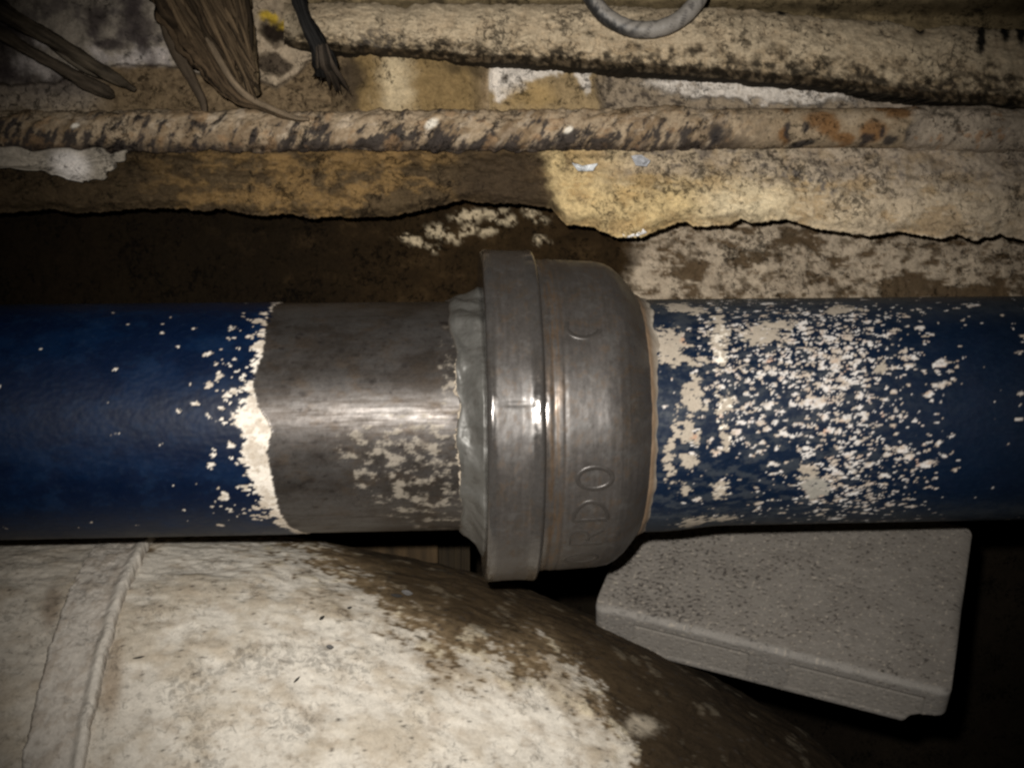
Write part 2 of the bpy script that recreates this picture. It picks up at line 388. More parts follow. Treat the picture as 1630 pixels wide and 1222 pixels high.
def build_rod():
    xs = np.arange(-330, 1960, 2.2); th = np.linspace(0, 2 * math.pi, 90, endpoint=False)
    X, TH = np.meshgrid(xs, th, indexing='ij')
    yc = np.interp(X, [-330, 0, 700, 1000, 1440], [209, 209, 209, 206, 204])
    yc = yc + 0.02 * np.clip(X - 1440, 0, None)
    V = -np.sin(TH) * 32                           # down is positive
    sk = X + 0.55 * V * np.sign(np.cos(TH) + 1e-6)
    n1 = fbm(sk / 62, V / 46 + np.cos(TH) * 0.8, 4, 31); n2 = fbm(sk / 24, V / 34, 4, 32); n3 = fbm(X / 160, TH * 0, 3, 33)
    calm = sst(1120, 1240, X)
    rp = 31.5 + (5.5 * n1 + 3.4 * n2) * (1 - 0.75 * calm) + 2.5 * n3 + 3 * blob(X, V, 1040, 0, 60, 60)
    pl = sst(1432, 1450, X + 8 * n2); rp = rp + 3.5 * pl + 4 * pl * n1
    wc = 0.148
    Cn = PW(X, yc, wc); S = (D0 + wc) / F * 1.0
    P = Cn + (rp * S)[..., None] * (np.cos(TH)[..., None] * (-N) + np.sin(TH)[..., None] * np.array([0, 0, 1.0]))
    col = const(X.shape, (0.31, 0.235, 0.155)); col = mix(col, sst(-0.1, 0.45, n1), (0.20, 0.138, 0.08))
    col = mix(col, sst(0.2, 0.5, fbm(sk / 40, V / 40, 4, 35)) * 0.5, (0.44, 0.36, 0.27))
    blk = sst(0.02, 0.30, fbm(sk / 15, V / 34, 4, 137) * 0.75 + 0.45 * fbm(sk / 60, V / 40, 3, 37) + 0.011 * V + 0.18 * gn(X / 90, X * 0 + 4, 66) - 0.02) * (1 - 0.7 * calm)
    brn = sst(-0.15, 0.35, fbm(sk / 36, V / 30, 5, 67) + 0.008 * V); col = mix(col, brn * 0.55, (0.13, 0.085, 0.048))
    col = mix(col, blk * 0.92, (0.028, 0.024, 0.023))
    col = mix(col, sst(0.2, 0.6, fbm(X / 50, V / 34, 4, 38)) * 0.6 * (1 - calm), (0.27, 0.165, 0.085))
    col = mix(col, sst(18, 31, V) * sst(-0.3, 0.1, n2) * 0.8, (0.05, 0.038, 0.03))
    for (x, y, rx, ry) in [(684, -6, 9, 9), (128, -2, 6, 4), (905, 6, 6, 5)]:
        col = mix(col, blob(sk, V, x, y, rx, ry), (0.66, 0.6, 0.5))
    wx = X + 9 * n2; wv = V + 8 * n1
    col = mix(col, calm * 0.55, (0.31, 0.235, 0.15))
    for (x, y, rx, ry) in [(1297, -10, 24, 15), (1312, 8, 16, 14), (1245, -28, 9, 7), (1380, 8, 20, 18), (1425, -20, 22, 12), (1240, 18, 8, 10), (1335, 22, 20, 7), (1400, -28, 16, 6)]:
        col = mix(col, blob(wx, wv, x, y, rx, ry, 0, 0.4) * 0.9, (0.17, 0.085, 0.032))
    for (x, y, rx, ry) in [(1372, 20, 9, 8), (1410, 22, 12, 7), (1392, 12, 5, 9), (1440, 14, 8, 14), (1275, 3, 5, 6), (1135, 12, 14, 14), (1245, 10, 6, 14), (1270, 26, 20, 5)]:
        col = mix(col, blob(wx, wv, x, y, rx, ry, 0, 0.4) * 0.9, (0.025, 0.022, 0.022))
    pc = const(X.shape, (0.32, 0.26, 0.195)); pc = mix(pc, sst(0.0, 0.5, n1) * 0.6, (0.16, 0.13, 0.10)); pc = mix(pc, sst(0.35, 0.5, fbm(X / 30, V / 24, 4, 39)) * 0.6, (0.24, 0.13, 0.06))
    col = col * (1 - pl[..., None]) + pc * pl[..., None]
    o = add_grid('corroded_pipe', P, col, 0.8, 0.0, M_crust, wrap=True, caps=True)
    tag(o, 'thin corroded pipe crusted with peeling scale and rust, running along the wall under the ledge', 'pipe')
build_rod()

def build_lining():
    xs = np.arange(-330, 1960, 2.2); v = np.linspace(0, 1, 64)
    X, V = np.meshgrid(xs, v)
    yb = np.interp(X, LIN_X, LIN_Y) + 2.6 * fbm(X / 13, X * 0, 4, 41) + 1.5 * gn(X / 5, X * 0 + 2, 44)
    yt = 229 + 0.02 * np.clip(X - 1440, 0, None)
    Y = yt + (yb - yt) * V
    n1 = fbm(X / 70, Y / 38, 5, 42); n2 = fbm(X / 14, Y / 12, 4, 43); n3 = fbm(X / 200, Y / 80, 4, 45)
    right = sst(862, 892, X + 16 * fbm(X / 30, Y / 24, 4, 46) + 0.25 * (290 - Y))
    w = 0.158 - 0.012 * np.sin(np.clip(V, 0, 1) * math.pi * 0.8) - 0.006 * right + 0.006 * n1 + 0.0012 * n2
    w = w + 0.006 * sst(0.85, 1, V)
    brown = const(X.shape, (0.070, 0.047, 0.024))
    brown = mix(brown, sst(0.0, 0.42, n1 + 0.35 * blob(X, Y, 450, 285, 170, 50, 0, 0.8) + 0.25 * blob(X, Y, 590, 280, 60, 50, 0, .8)) * 0.9 * (1 - 0.75 * blob(X, Y, 790, 290, 90, 60, 0, 0.6)) * sst(150, 330, X) * 0.8, (0.215, 0.130, 0.05))
    brown = mix(brown, sst(0.0, 0.5, fbm(X / 40, Y / 22, 5, 146)) * 0.7, (0.036, 0.024, 0.013)); brown = mix(brown, sst(0.25, 0.6, n2) * 0.5, (0.13, 0.09, 0.048))
    brown = mix(brown, blob(X + 10 * n2, Y + 10 * n1, 800, 290, 80, 55, 0, 0.5) * 0.8, (0.040, 0.027, 0.016))
    brown = mix(brown, (1 - sst(60, 330, X)) * 0.55, (0.045, 0.030, 0.016))  # brown deepens to the left, partly flash falloff painted in
    cream = const(X.shape, (0.46, 0.345, 0.175))
    cream = mix(cream, sst(1060, 1160, X + 40 * n1), (0.50, 0.395, 0.24)); cream = mix(cream, sst(1150, 1400, X + 60 * n1) * 0.8, (0.44, 0.355, 0.255))
    cream = mix(cream, sst(-0.05, 0.4, n1) * 0.55, (0.28, 0.175, 0.07)); 
    cream = mix(cream, blob(X + 10 * n2, Y, 1185, 322, 60, 26, 0, 0.8) * 0.7, (0.60, 0.50, 0.33))
    grey = (1 - sst(0.30, 0.58, V + 0.25 * n1)) * sst(900, 1050, X)
    cream = mix(cream, grey * 0.7, (0.29, 0.235, 0.18)); cream = mix(cream, grey * sst(0.1, 0.45, fbm(X / 24, Y / 18, 4, 143)) * 0.7, (0.09, 0.075, 0.065))
    cream = mix(cream, sst(0.0, 0.6, fbm(X / 34, Y / 34, 5, 149)) * 0.45, (0.25, 0.175, 0.09)); cream = mix(cream, sst(0.35, 0.6, n2) * 0.5, (0.15, 0.11, 0.07))
    cream = mix(cream, blob(X + 10 * n2, Y + 8 * n1, 1290, 290, 60, 14, 20, .5) * sst(-0.1, 0.3, n2) * 0.8, (0.10, 0.09, 0.085))
    cream = mix(cream, sst(1430, 1640, X + 60 * n1) * 0.45, (0.20, 0.165, 0.13))
    brown = brown * (0.62 + 0.26 * sst(200, 450, X))[..., None]  # dims the left end further, partly the same painted falloff
    col = brown * (1 - right[..., None]) + cream * right[..., None]
    P = PW(X, Y, w)
    thick = 0.007
    back = P[::-1] + N * thick + np.array([0, 0, 0.002])
    # top edge runs back to the wall behind the corroded pipe
    top = P[:1] + N * np.linspace(0.07, 0.01, 4)[:, None, None]
    P2 = np.concatenate([top, P, back[:28]], 0)
    edgec = const((28, X.shape[1]), (0.09, 0.065, 0.04))
    col = np.concatenate([np.broadcast_to(col[:1], (4,) + col.shape[1:]), col, edgec], 0)
    o = add_grid('torn_lining', P2, col, 0.88, 0, M_crust)
    tag(o, 'torn wall lining with ragged lower edge, brown turning to yellowish cream, under corroded pipe', 'wall lining')
build_lining()

def flake(name, cx, cy, outline, w, thick, col, label, cat='flake', group=None, curl=0.004, seed=0, rough=0.7):
    """thin irregular chip lying against what is behind it"""
    n = len(outline); ang = np.linspace(0, 1, 8 * n, endpoint=False) * n
    o2 = np.array(outline, float); i = np.floor(ang).astype(int); f = ang - i
    ring = o2[i % n] * (1 - f[:, None]) + o2[(i + 1) % n] * f[:, None]
    ring = ring + 0.06 * np.abs(o2).max() * np.stack([fbm(ang * 1.3 + seed, ang * 0, 2, seed), fbm(ang * 1.3, ang * 0 + 4, 2, seed + 3)], -1)
    rows = []; k = len(ring)
    for s, dz in [(0.0, 0), (0.12, 0), (0.24, 0), (0.36, 0), (0.48, 0), (0.6, 0), (0.72, 0), (0.84, 0), (0.95, 0), (1.0, 0.4), (0.97, 1.0), (0.0, 1.0)]:
        px = cx + ring[:, 0] * s; py = cy + ring[:, 1] * s
        ww = w + thick * dz - curl * s ** 2 * (0.5 + 0.5 * np.sin(ang / n * 2 * math.pi + seed)) + 0.0012 * fbm(px / 9, py / 9, 3, seed)
        rows.append(PW(px, py, ww))
    P = np.stack(rows)
    cv = 1 + 0.5 * fbm(P[..., 0] * 90, P[..., 2] * 90, 3, seed + 11)
    o = add_grid(name, P, np.asarray(col, float)[None, None] * np.clip(cv, 0.5, 1.6)[..., None], rough, 0, M_crust, wrap=True)
    return tag(o, label, cat, group)

flap = flake('plaster_flap', 110, 262, [(-150, -22), (-40, -26), (40, -26), (90, -22), (88, -8), (66, 8), (56, 24), (24, 28), (-10, 20), (-60, 10), (-150, 4)], 0.134, 0.012, (0.25, 0.215, 0.17),
      'smooth pale plaster flap hanging under the left run of corroded pipe', 'plaster', curl=0.008, seed=3)
def tint_flap():
    me = flap.data; n = len(me.vertices); co = np.empty(n * 3, np.float32); me.vertices.foreach_get('co', co); X, Y = proj(co.reshape(-1, 3).astype(float))
    c = np.empty(n * 4, np.float32); at = me.attributes['tint']; at.data.foreach_get('color', c); c = c.reshape(-1, 4)
    m = blob(X, Y, 112, 264, 30, 22, 25, 0.5); c[:, :3] = mix(c[:, :3], m, (0.60, 0.55, 0.50)); at.data.foreach_set('color', c.ravel())
tint_flap()
flake('paint_chip', 1008, 370, [(-22, 2), (-8, -7), (12, -9), (22, 0), (8, 6), (-10, 8)], 0.150, 0.003, (0.70, 0.68, 0.66),
      'white chip on the lowest ragged tip of the cream lining', 'paint chip', seed=5)
flake('paint_chip', 928, 264, [(-18, -5), (-6, 2), (8, 0), (24, -4), (16, 8), (-8, 9)], 0.136, 0.003, (0.55, 0.56, 0.56),
      'curled silvery paint chip on the lining below the corroded pipe', 'paint chip', seed=8)
flake('paint_chip', 1018, 256, [(-14, -8), (2, -10), (18, 0), (12, 9), (-6, 8)], 0.136, 0.003, (0.36, 0.36, 0.37),
      'small grey paint chip stuck to cream lining', 'paint chip', seed=12)

# ================================================================== THE PIPELINE
AX1 = -np.array([0, 1.0, 0]); AX1 = AX1 - T * (AX1 @ T); AX1 /= np.linalg.norm(AX1)     # toward the lens
AX2 = np.cross(T, AX1); AX2 = AX2 if AX2[2] > 0 else -AX2                                 # up
def s_of(px):
    k = (np.asarray(px, float) - CX) / F
    return (k * C0[1] - C0[0]) / (T[0] - k * T[1])
def Rm(p):
    t = np.asarray(p, float) / F
    return t / np.sqrt(1 + t * t) * DC
def ring_pts(X, TH, Rp):
    return C0 + s_of(X)[..., None] * T + Rm(Rp)[..., None] * (np.cos(TH)[..., None] * AX1 + np.sin(TH)[..., None] * AX2)

pipeline = empty('welded_pipeline', tuple(C0 - np.array([0, 0, Rm(182)])))
tag(pipeline, 'chipped blue water pipe with grey steel coupling welded into its middle', 'pipe')
M_paint = mat('chipped_paint', 0.25, 500, 0.02, 300, spec=0.16)
M_steel = mat('dull_steel', 0.28, 500, 0.05, 300, spec=0.5)
M_weld = mat('weld_metal', 0.12, 500, 0.05, 260, spec=0.5)

def theta_grid(n_fine, dens=1.0):
    """finer toward the lens, coarse at the back"""
    f = np.linspace(-1.75, 1.75, n_fine); b = np.linspace(1.75, 2 * math.pi - 1.75, max(12, n_fine // 7))[1:-1]
    return np.concatenate([f, b])

def chips(X, V, sx, sy, seed, dens):
    """ragged paint chips, longer along the pipe than across"""
    wX = X + 5 * fbm(X / 14, V / 10, 3, seed + 50); wV = V + 3 * fbm(X / 14, V / 10, 3, seed + 60)
    a = fbm(wX / sx, wV / sy, 3, seed); 
    return sst(-0.05, 0.07, a - (0.75 - dens))

def build_left_pipe():
    xs = np.concatenate([np.arange(-380, 0, 8.0), np.arange(0, 774, 2.0)]); th = theta_grid(290)
    X, TH = np.meshgrid(xs, th, indexing='ij'); V = -TH * 182
    yy = 660 - 182 * np.sin(np.clip(TH, -1.57, 1.57))
    n1 = fbm(X / 50, V / 35, 5, 71); n2 = fbm(X / 12, V / 7, 4, 72); n3 = fbm(X / 130, V / 90, 4, 73)
    ye = [478, 486, 510, 560, 600, 640, 662, 676, 690, 705, 720, 760, 800, 825, 843]
    xe = np.interp(yy, ye, [452, 440, 431, 427, 411, 420, 434, 440, 434, 432, 434, 440, 448, 462, 492]) + 4 * fbm(V / 10, V * 0, 4, 74) + 17 * np.cos(TH)
    xp = np.interp(yy, ye, [436, 430, 424, 402, 400, 384, 374, 380, 396, 376, 388, 404, 424, 446, 470]) + 12 * fbm(V / 22, V * 0, 4, 75) + 9 * fbm(X / 22, V / 9, 4, 76) + 6 + 22 * np.cos(TH)
    blue = const(X.shape, (0.0008, 0.0064, 0.0235)); blue = mix(blue, sst(-0.1, 0.5, n3 + .3 * n1) * 0.55, (0.0015, 0.0125, 0.042))
    blue = mix(blue, sst(0.15, 0.55, n1) * 0.35, (0.005, 0.018, 0.050)); blue = mix(blue, sst(0.3, 0.5, n2) * 0.25, (0.012, 0.022, 0.045))
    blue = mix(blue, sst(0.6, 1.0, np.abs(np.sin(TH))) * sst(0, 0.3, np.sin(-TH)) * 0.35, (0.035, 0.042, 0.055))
    rg = random.Random(21); items = []
    def xp_at(v): return float(np.interp(v, xpv[0], xpv[1]))
    o_ = np.argsort(-th[:290]); xpv = ((-th[:290] * 182)[o_], xp[200, :290][o_])
    for k in range(190):
        v = rg.choice([rg.gauss(-115, 40), rg.gauss(-40, 60), rg.gauss(140, 22), rg.uniform(-270, 270)])
        d = rg.expovariate(1 / 48.0)
        if d > 60 and rg.random() < 0.65: continue
        r = min(6, 0.8 + rg.expovariate(1 / 1.1)); items.append((xp_at(v) - d, -v / 182 * 182, r * rg.uniform(1.1, 1.9), r, rg.uniform(-25, 10)))
    for k in range(16):
        r = rg.uniform(1.0, 1.8); items.append((rg.uniform(-100, 380), rg.uniform(-280, 280), r * 1.4, r, 0))
    W0 = X + 5.0 * fbm(X / 11, V / 8, 3, 750); W1 = -V + 3.6 * fbm(X / 11, V / 8, 3, 760)
    ch = spatter(xs, th * 182, items, W0, W1, 0.9); ch = sst(0.38, 0.62, ch + 0.42 * fbm(X / 11, V / 5, 3, 770) * (ch > 0.02))
    isblue = 1 - sst(-1.0, 1.5, X - xp); issteel = sst(-1.2, 1.2, X - xe)
    prim = const(X.shape, (0.58, 0.525, 0.45)); prim = mix(prim, sst(-0.15, 0.35, n1 + 0.4 * n2) * 0.8, (0.36, 0.305, 0.24))
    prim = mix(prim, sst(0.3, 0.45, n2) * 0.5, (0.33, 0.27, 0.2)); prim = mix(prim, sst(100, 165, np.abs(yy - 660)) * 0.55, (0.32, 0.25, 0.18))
    steel = const(X.shape, (0.080, 0.071, 0.064)); sk = fbm(X / 90, V / 6, 4, 78); steel = mix(steel, sst(-0.1, 0.5, sk) * 0.45, (0.050, 0.038, 0.028))
    steel = mix(steel, sst(0.05, 0.5, n1) * 0.5, (0.070, 0.048, 0.030)); steel = mix(steel, sst(0.2, 0.5, n2) * 0.45, (0.035, 0.029, 0.025))
    pt = fbm(X / 120, V / 60, 5, 278); steel = mix(steel, sst(-0.05, 0.4, pt) * 0.6, (0.042, 0.033, 0.026)); steel = mix(steel, sst(0.05, 0.45, -pt) * 0.4, (0.105, 0.098, 0.092))
    steel = steel * 0.72
    res = np.clip(0.85 * blob(X, yy, 660, 735, 80, 60, 0, 0.7) + 0.45 * blob(X, yy, 640, 690, 90, 30, 0, .7) + 0.5 * blob(X, yy, 700, 800, 60, 40, 0, 0.7) + 0.6 * blob(X, yy, 715, 590, 16, 60, 0, 0.7), 0, 1)
    rm = 0.62 * sst(0.06, 0.5, fbm(X / 26, V / 15, 5, 79) + 0.38 * res - 0.22) * sst(0.05, 0.4, res)
    steel = mix(steel, rm * 0.8, (0.33, 0.285, 0.225))
    rgp = random.Random(3); pits = [(rgp.uniform(440, 730), rgp.uniform(-230, 230), *(lambda r: (r * 1.5, r))(0.8 + rgp.expovariate(1 / 0.9)), 0) for _ in range(150)]
    pm = spatter(xs, th * 182, pits, X + 4 * n2, -V + 3 * n1, 0.5); steel = mix(steel, pm * 0.75, (0.022, 0.018, 0.016))
    ln = (sst(612, 616, X) * (1 - sst(616, 620, X)) + sst(668, 673, X) * (1 - sst(673, 680, X))) * blob(X, yy, 650, 750, 90, 90)
    steel = mix(steel, ln * 0.5, (0.05, 0.042, 0.035))
    col = prim * (1 - issteel[..., None]) + steel * issteel[..., None]
    blue = blue * 0.72; paint = isblue * (1 - ch)
    col = col * (1 - paint[..., None]) + blue * paint[..., None]
    Rp = 182 + 0.9 * paint - 1.0 * issteel + 0.35 * n2 * (1 - issteel) + 0.25 * n1 + 0.5 * rm
    Rp = Rp + 0.6 * sst(-6, 0, X - xe) * (1 - issteel)
    rough = 0.50 * paint + (1 - paint) * (0.75 * (1 - issteel) + 0.44 * issteel); rough = rough + 0.25 * rm * issteel + 0.1 * n1 + 0.12 * sk * issteel
    metal = issteel * (1 - rm) * 0.6
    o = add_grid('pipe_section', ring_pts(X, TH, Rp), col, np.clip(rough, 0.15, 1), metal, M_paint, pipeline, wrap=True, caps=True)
    o['label'] = 'blue painted pipe stripped to bare steel toward the weld'
build_left_pipe()

def build_right_pipe():
    xs = np.concatenate([np.arange(1004, 1700, 2.0), np.arange(1704, 2060, 9.0)]); th = theta_grid(300)
    X, TH = np.meshgrid(xs, th, indexing='ij'); V = -TH * 182
    yy = 655 - 179 * np.sin(np.clip(TH, -1.57, 1.57))
    n1 = fbm(X / 50, V / 35, 5, 81); n2 = fbm(X / 12, V / 7, 4, 82); n3 = fbm(X / 130, V / 90, 4, 83)
    blue = const(X.shape, (0.0034, 0.0095, 0.024)); blue = mix(blue, sst(-0.1, 0.4, n1) * 0.5, (0.0022, 0.007, 0.021)); blue = mix(blue, sst(0.1, 0.5, n2) * 0.3, (0.009, 0.018, 0.034))
    blue = mix(blue, sst(1450, 1620, X) * 0.4, (0.005, 0.008, 0.014))  # far right end dimmed: flash falloff painted into the blue
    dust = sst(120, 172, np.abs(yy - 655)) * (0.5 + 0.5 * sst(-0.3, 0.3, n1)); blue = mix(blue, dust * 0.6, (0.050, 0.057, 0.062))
    Xd, _ = proj(ring_pts(X, np.clip(TH, -1.5, 1.5), np.full(X.shape, 181.0)))
    rg = random.Random(5); items = []
    for k in range(2700):
        u = rg.random()
        if u < 0.42: x, v = rg.gauss(1275, 85), rg.gauss(-95, 62)
        elif u < 0.70: x, v = rg.gauss(1320, 75), rg.gauss(80, 75)
        elif u < 0.86: x, v = rg.gauss(1160, 60), rg.uniform(-260, 260)
        else: x, v = rg.uniform(1060, 1690), rg.uniform(-290, 290)
        x = x - (0.098 * (x - 815) + 11) * max(0.0, math.cos(v / 182)) + 28
        if x < 1020 or x > 1690: continue
        if x > 1440 and v > -40 and rg.random() < 0.6: continue
        if x < 1230 and v > 60 and rg.random() < 0.6: continue
        r = min(6, 0.6 + rg.expovariate(1 / 0.72)); items.append((x, -v, r * rg.uniform(1.3, 2.6), r, rg.uniform(2, 22)))
    W0 = X + 5 * fbm(X / 13, V / 9, 3, 850); W1 = -V + 3.5 * fbm(X / 13, V / 8, 3, 860)
    ch = spatter(xs, th * 182, items, W0, W1, 0.9); ch = sst(0.38, 0.62, ch + 0.42 * fbm(X / 11, V / 5, 3, 770) * (ch > 0.02))
    wx = Xd + 9 * n2; wy = yy + 7 * n1
    prim = const(X.shape, (0.50, 0.465, 0.43)); prim = mix(prim, sst(-0.25, 0.30, fbm(X / 24, V / 16, 4, 284)), (0.36, 0.30, 0.24)); prim = mix(prim, sst(0.2, 0.5, n2) * 0.6, (0.20, 0.18, 0.165)); prim = mix(prim, sst(0.30, 0.42, fbm(X / 15, V / 12, 3, 84)) * 0.2, (0.42, 0.23, 0.13))
    haze_ = sst(-0.1, 0.35, fbm(X / 30, V / 14, 5, 288)) * (1 - sst(1230, 1480, X + 60 * n3)); blue = mix(blue, haze_ * 0.55, (0.050, 0.056, 0.062))
    tan = np.zeros_like(X)
    for (x, y, rx, ry, r) in [(1150, 545, 17, 60, -4), (1068, 550, 34, 26, 0), (1090, 495, 40, 9, 10), (1108, 630, 22, 34, 10), (1095, 680, 18, 20, 0), (1160, 690, 11, 20, 0), (1157, 640, 15, 24, 0), (1073, 700, 8, 60, 5),
                              (1098, 720, 14, 14, 0), (1090, 760, 10, 12, 0), (1150, 765, 15, 20, 10), (1105, 815, 26, 14, -8), (1150, 815, 26, 9, 0), (1300, 765, 26, 20, 0), (1292, 740, 16, 10, 0), (1215, 540, 40, 20, 0), (1405, 590, 15, 13, 20), (1240, 520, 34, 10, 0), (1085, 575, 55, 10, 0), (1340, 500, 40, 8, 0)]:
        tan = np.maximum(tan, sst(0.42, 0.64, 0.92 * blob(wx + 7 * n3 + 10 * n1, wy, x - 4, y, 0.82 * rx, 0.82 * ry, r, 0.6) + 0.85 * fbm(X / 15, V / 7, 4, 287) * blob(wx, wy, x, y, rx * 1.8, ry * 1.8, r, 0.3)))
    tanc = const(X.shape, (0.30, 0.255, 0.20)); tanc = mix(tanc, sst(0, 0.4, n1) * 0.5, (0.27, 0.225, 0.175)); tanc = mix(tanc, blob(Xd, yy, 1300, 770, 34, 20, 0, .3) * 0.8, (0.21, 0.20, 0.175))
    bright = sst(0.1, 0.3, fbm(X / 16, V / 10, 3, 88)) * blob(Xd, yy, 1155, 640, 30, 120, 0, .5); tanc = mix(tanc, bright, (0.68, 0.62, 0.53))
    blue = blue * 0.8
    col = blue * (1 - ch[..., None]) + prim * ch[..., None]
    col = col * (1 - tan[..., None]) + tanc * tan[..., None]
    for (x, y) in [(1148, 660), (1088, 545), (1104, 684), (1458, 730), (1228, 577), (1345, 592), (1405, 660), (1312, 680)]:
        col = mix(col, blob(wx, wy, x, y, 6, 4.5, 0, .6) * 0.6 * np.maximum(ch, tan), (0.36, 0.18, 0.10))
    ht = 0.9 * (1 - ch) * (1 - tan) + 0.8 * tan + 0.35 * n2 + 0.2 * n1
    tape = blob(wx, wy, 1150, 545, 17, 60, -4, 0.2); ht = ht + 1.6 * tape
    flare = (1 - sst(1040, 1150, X)) * (0.5 - 0.5 * np.sin(TH)) * 8
    rough = 0.5 * (1 - ch) * (1 - tan) + 0.8 * np.maximum(ch, tan)
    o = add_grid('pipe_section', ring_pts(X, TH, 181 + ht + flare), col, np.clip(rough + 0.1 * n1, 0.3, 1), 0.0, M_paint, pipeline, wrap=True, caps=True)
    o['label'] = 'blue painted pipe peppered with chips of pale primer'
build_right_pipe()

def lathe(name, prof, m, colf, parent, n_th=230, amp=0.35, disp=None):
    prof = np.array(prof, float); d = np.concatenate([[0], np.cumsum(np.hypot(*np.diff(prof, axis=0).T))])
    t = np.unique(np.concatenate([np.arange(0, d[-1], 2.2), d])); px = np.interp(t, d, prof[:, 0]); pr = np.interp(t, d, prof[:, 1])
    # soften corners a little
    for _ in range(2):
        px[1:-1] = 0.25 * px[:-2] + 0.5 * px[1:-1] + 0.25 * px[2:]; pr[1:-1] = 0.25 * pr[:-2] + 0.5 * pr[1:-1] + 0.25 * pr[2:]
    th = theta_grid(n_th)
    X, TH = np.meshgrid(px, th, indexing='ij'); Rr = np.broadcast_to(pr[:, None], X.shape).copy(); V = -TH * 250
    yy = 660 - Rr * np.sin(np.clip(TH, -1.57, 1.57))
    if disp is not None: Rr = Rr + disp(X, V, yy, TH)
    Rr = Rr + amp * fbm(X / 16, V / 30, 4, 91) + 0.7 * amp * fbm(X / 60, V / 80, 3, 92)
    col, rough, metal = colf(X, V, yy)
    return add_grid(name, ring_pts(X, TH, Rr), col, rough, metal, m, parent, wrap=True)

def steel_col(X, V, yy):
    n1 = fbm(X / 45, V / 45, 5, 101); n2 = fbm(X / 10, V / 14, 4, 102); rg = fbm(X / 5, V / 120, 4, 103)
    col = const(X.shape, (0.072, 0.063, 0.056)); col = mix(col, sst(-0.1, 0.5, n1) * 0.5, (0.056, 0.044, 0.033)); col = mix(col, sst(0.0, 0.4, rg) * 0.3, (0.095, 0.085, 0.078))
    col = mix(col, sst(0.18, 0.45, n2 + .4 * n1) * 0.4, (0.085, 0.054, 0.031)); col = mix(col, sst(0.25, 0.5, fbm(X / 30, V / 22, 4, 104)) * 0.4, (0.105, 0.099, 0.092))
    seam = sst(847, 853, X) * (1 - sst(866, 882, X)); col = mix(col, seam * sst(-0.2, 0.4, fbm(X / 7, V / 70, 3, 105)) * 0.7, (0.105, 0.062, 0.030))
    edge = blob(X, X, 770, 770, 9, 9e9, 0, .5) + blob(X, X, 841, 841, 12, 9e9, 0, .5)
    col = mix(col, edge * 0.4, (0.12, 0.112, 0.104))
    col = col * 0.74
    rough = np.clip(0.46 + 0.13 * n1 + 0.08 * n2 + 0.06 * rg - 0.30 * edge, 0.12, 0.8)
    return col, rough, 0.42 + 0.08 * np.clip(edge, 0, 1)

coupling = lathe('coupling', [(846, 182), (846, 247), (850, 248), (876, 247.5), (940, 244), (956, 241), (969, 234.5), (981, 224), (992, 211), (1001, 199), (1009, 188), (1012, 178)],
                 M_steel, steel_col, pipeline, 300,
                 disp=lambda X, V, yy, TH: 3.0 * blob(X, yy, 984, 664, 6, 4, 0, .9) * (np.cos(TH) > 0) + 2.0 * blob(X, yy, 978, 636, 7, 3, 0, .9) * (np.cos(TH) > 0) - 1.2 * sst(856, 860, X) * (1 - sst(862, 868, X)) - 0.7 * sst(873, 876, X) * (1 - sst(877, 881, X)))
coupling['label'] = 'grey cast steel coupling body with raised lettering'
collar = lathe('collar', [(766, 182), (766, 257), (767.5, 261.5), (772, 263.8), (790, 262.6), (815, 261.4), (828, 261.9), (838, 263.1), (843, 263.2), (846, 261), (848, 256), (849, 248), (849, 240), (849, 182)],
               M_steel, steel_col, pipeline, 280, disp=lambda X, V, yy, TH: 1.0 * sst(774, 768, X) * fbm(V / 20, V * 0, 3, 3) - 1.6 * blob(X, V, 806, -20, 18, 3, 0, .9))

def weld_left():
    v = np.linspace(0, 1, 46); th = theta_grid(330)
    Vv, TH = np.meshgrid(v, th, indexing='ij'); A = -TH * 200
    xl = 726 + 6 * fbm(A / 75, A * 0, 1, 111) + 1.5 * fbm(A / 30, A * 0, 1, 112) - 12 * np.clip(np.sin(TH), 0, 1) + 4 * np.clip(-np.sin(TH), 0, 1)
    X = xl + (768 - xl) * Vv
    top = 204 + 9 * fbm(A / 90, A * 0 + 3, 1, 113) - 6 * np.sin(TH) + 18 * np.clip(-np.sin(TH), 0, 1) ** 2
    prof = 182.5 + 2.6 * np.sqrt(np.clip(Vv / 0.2, 0, 1)) + (top - 185) * np.clip(Vv, 0, 1) ** 1.9
    lump = 4.0 * fbm(X / 34, A / 48, 1, 114) * sst(0, 0.2, Vv) + 2.4 * fbm(X / 50 + A / 80, A / 30 - X / 40, 1, 115) * sst(0.15, 0.5, Vv) + 0.5 * fbm(X / 9, A / 9, 2, 118) * sst(0, 0.3, Vv)
    Rp = prof + lump - 4.5 * sst(0.86, 0.99, Vv)
    Rp = np.where(Vv < 0.001, 178, Rp)
    n1 = fbm(X / 20, A / 20, 4, 116)
    col = const(X.shape, (0.085, 0.081, 0.072)); col = mix(col, sst(0, 0.5, n1) * 0.6, (0.05, 0.045, 0.038)); col = mix(col, sst(0.9, 1.0, Vv) * 0.8, (0.035, 0.03, 0.025))
    col = mix(col, (1 - sst(0.0, 0.10, Vv)) * 0.9, (0.06, 0.05, 0.04))
    o = add_grid('weld_bead', ring_pts(X, TH, Rp), col, np.clip(0.50 + 0.12 * n1, 0.36, 0.8), 0.30, M_weld, pipeline, wrap=True)
    o['label'] = 'lumpy grey weld bead against the collar'
weld_left()

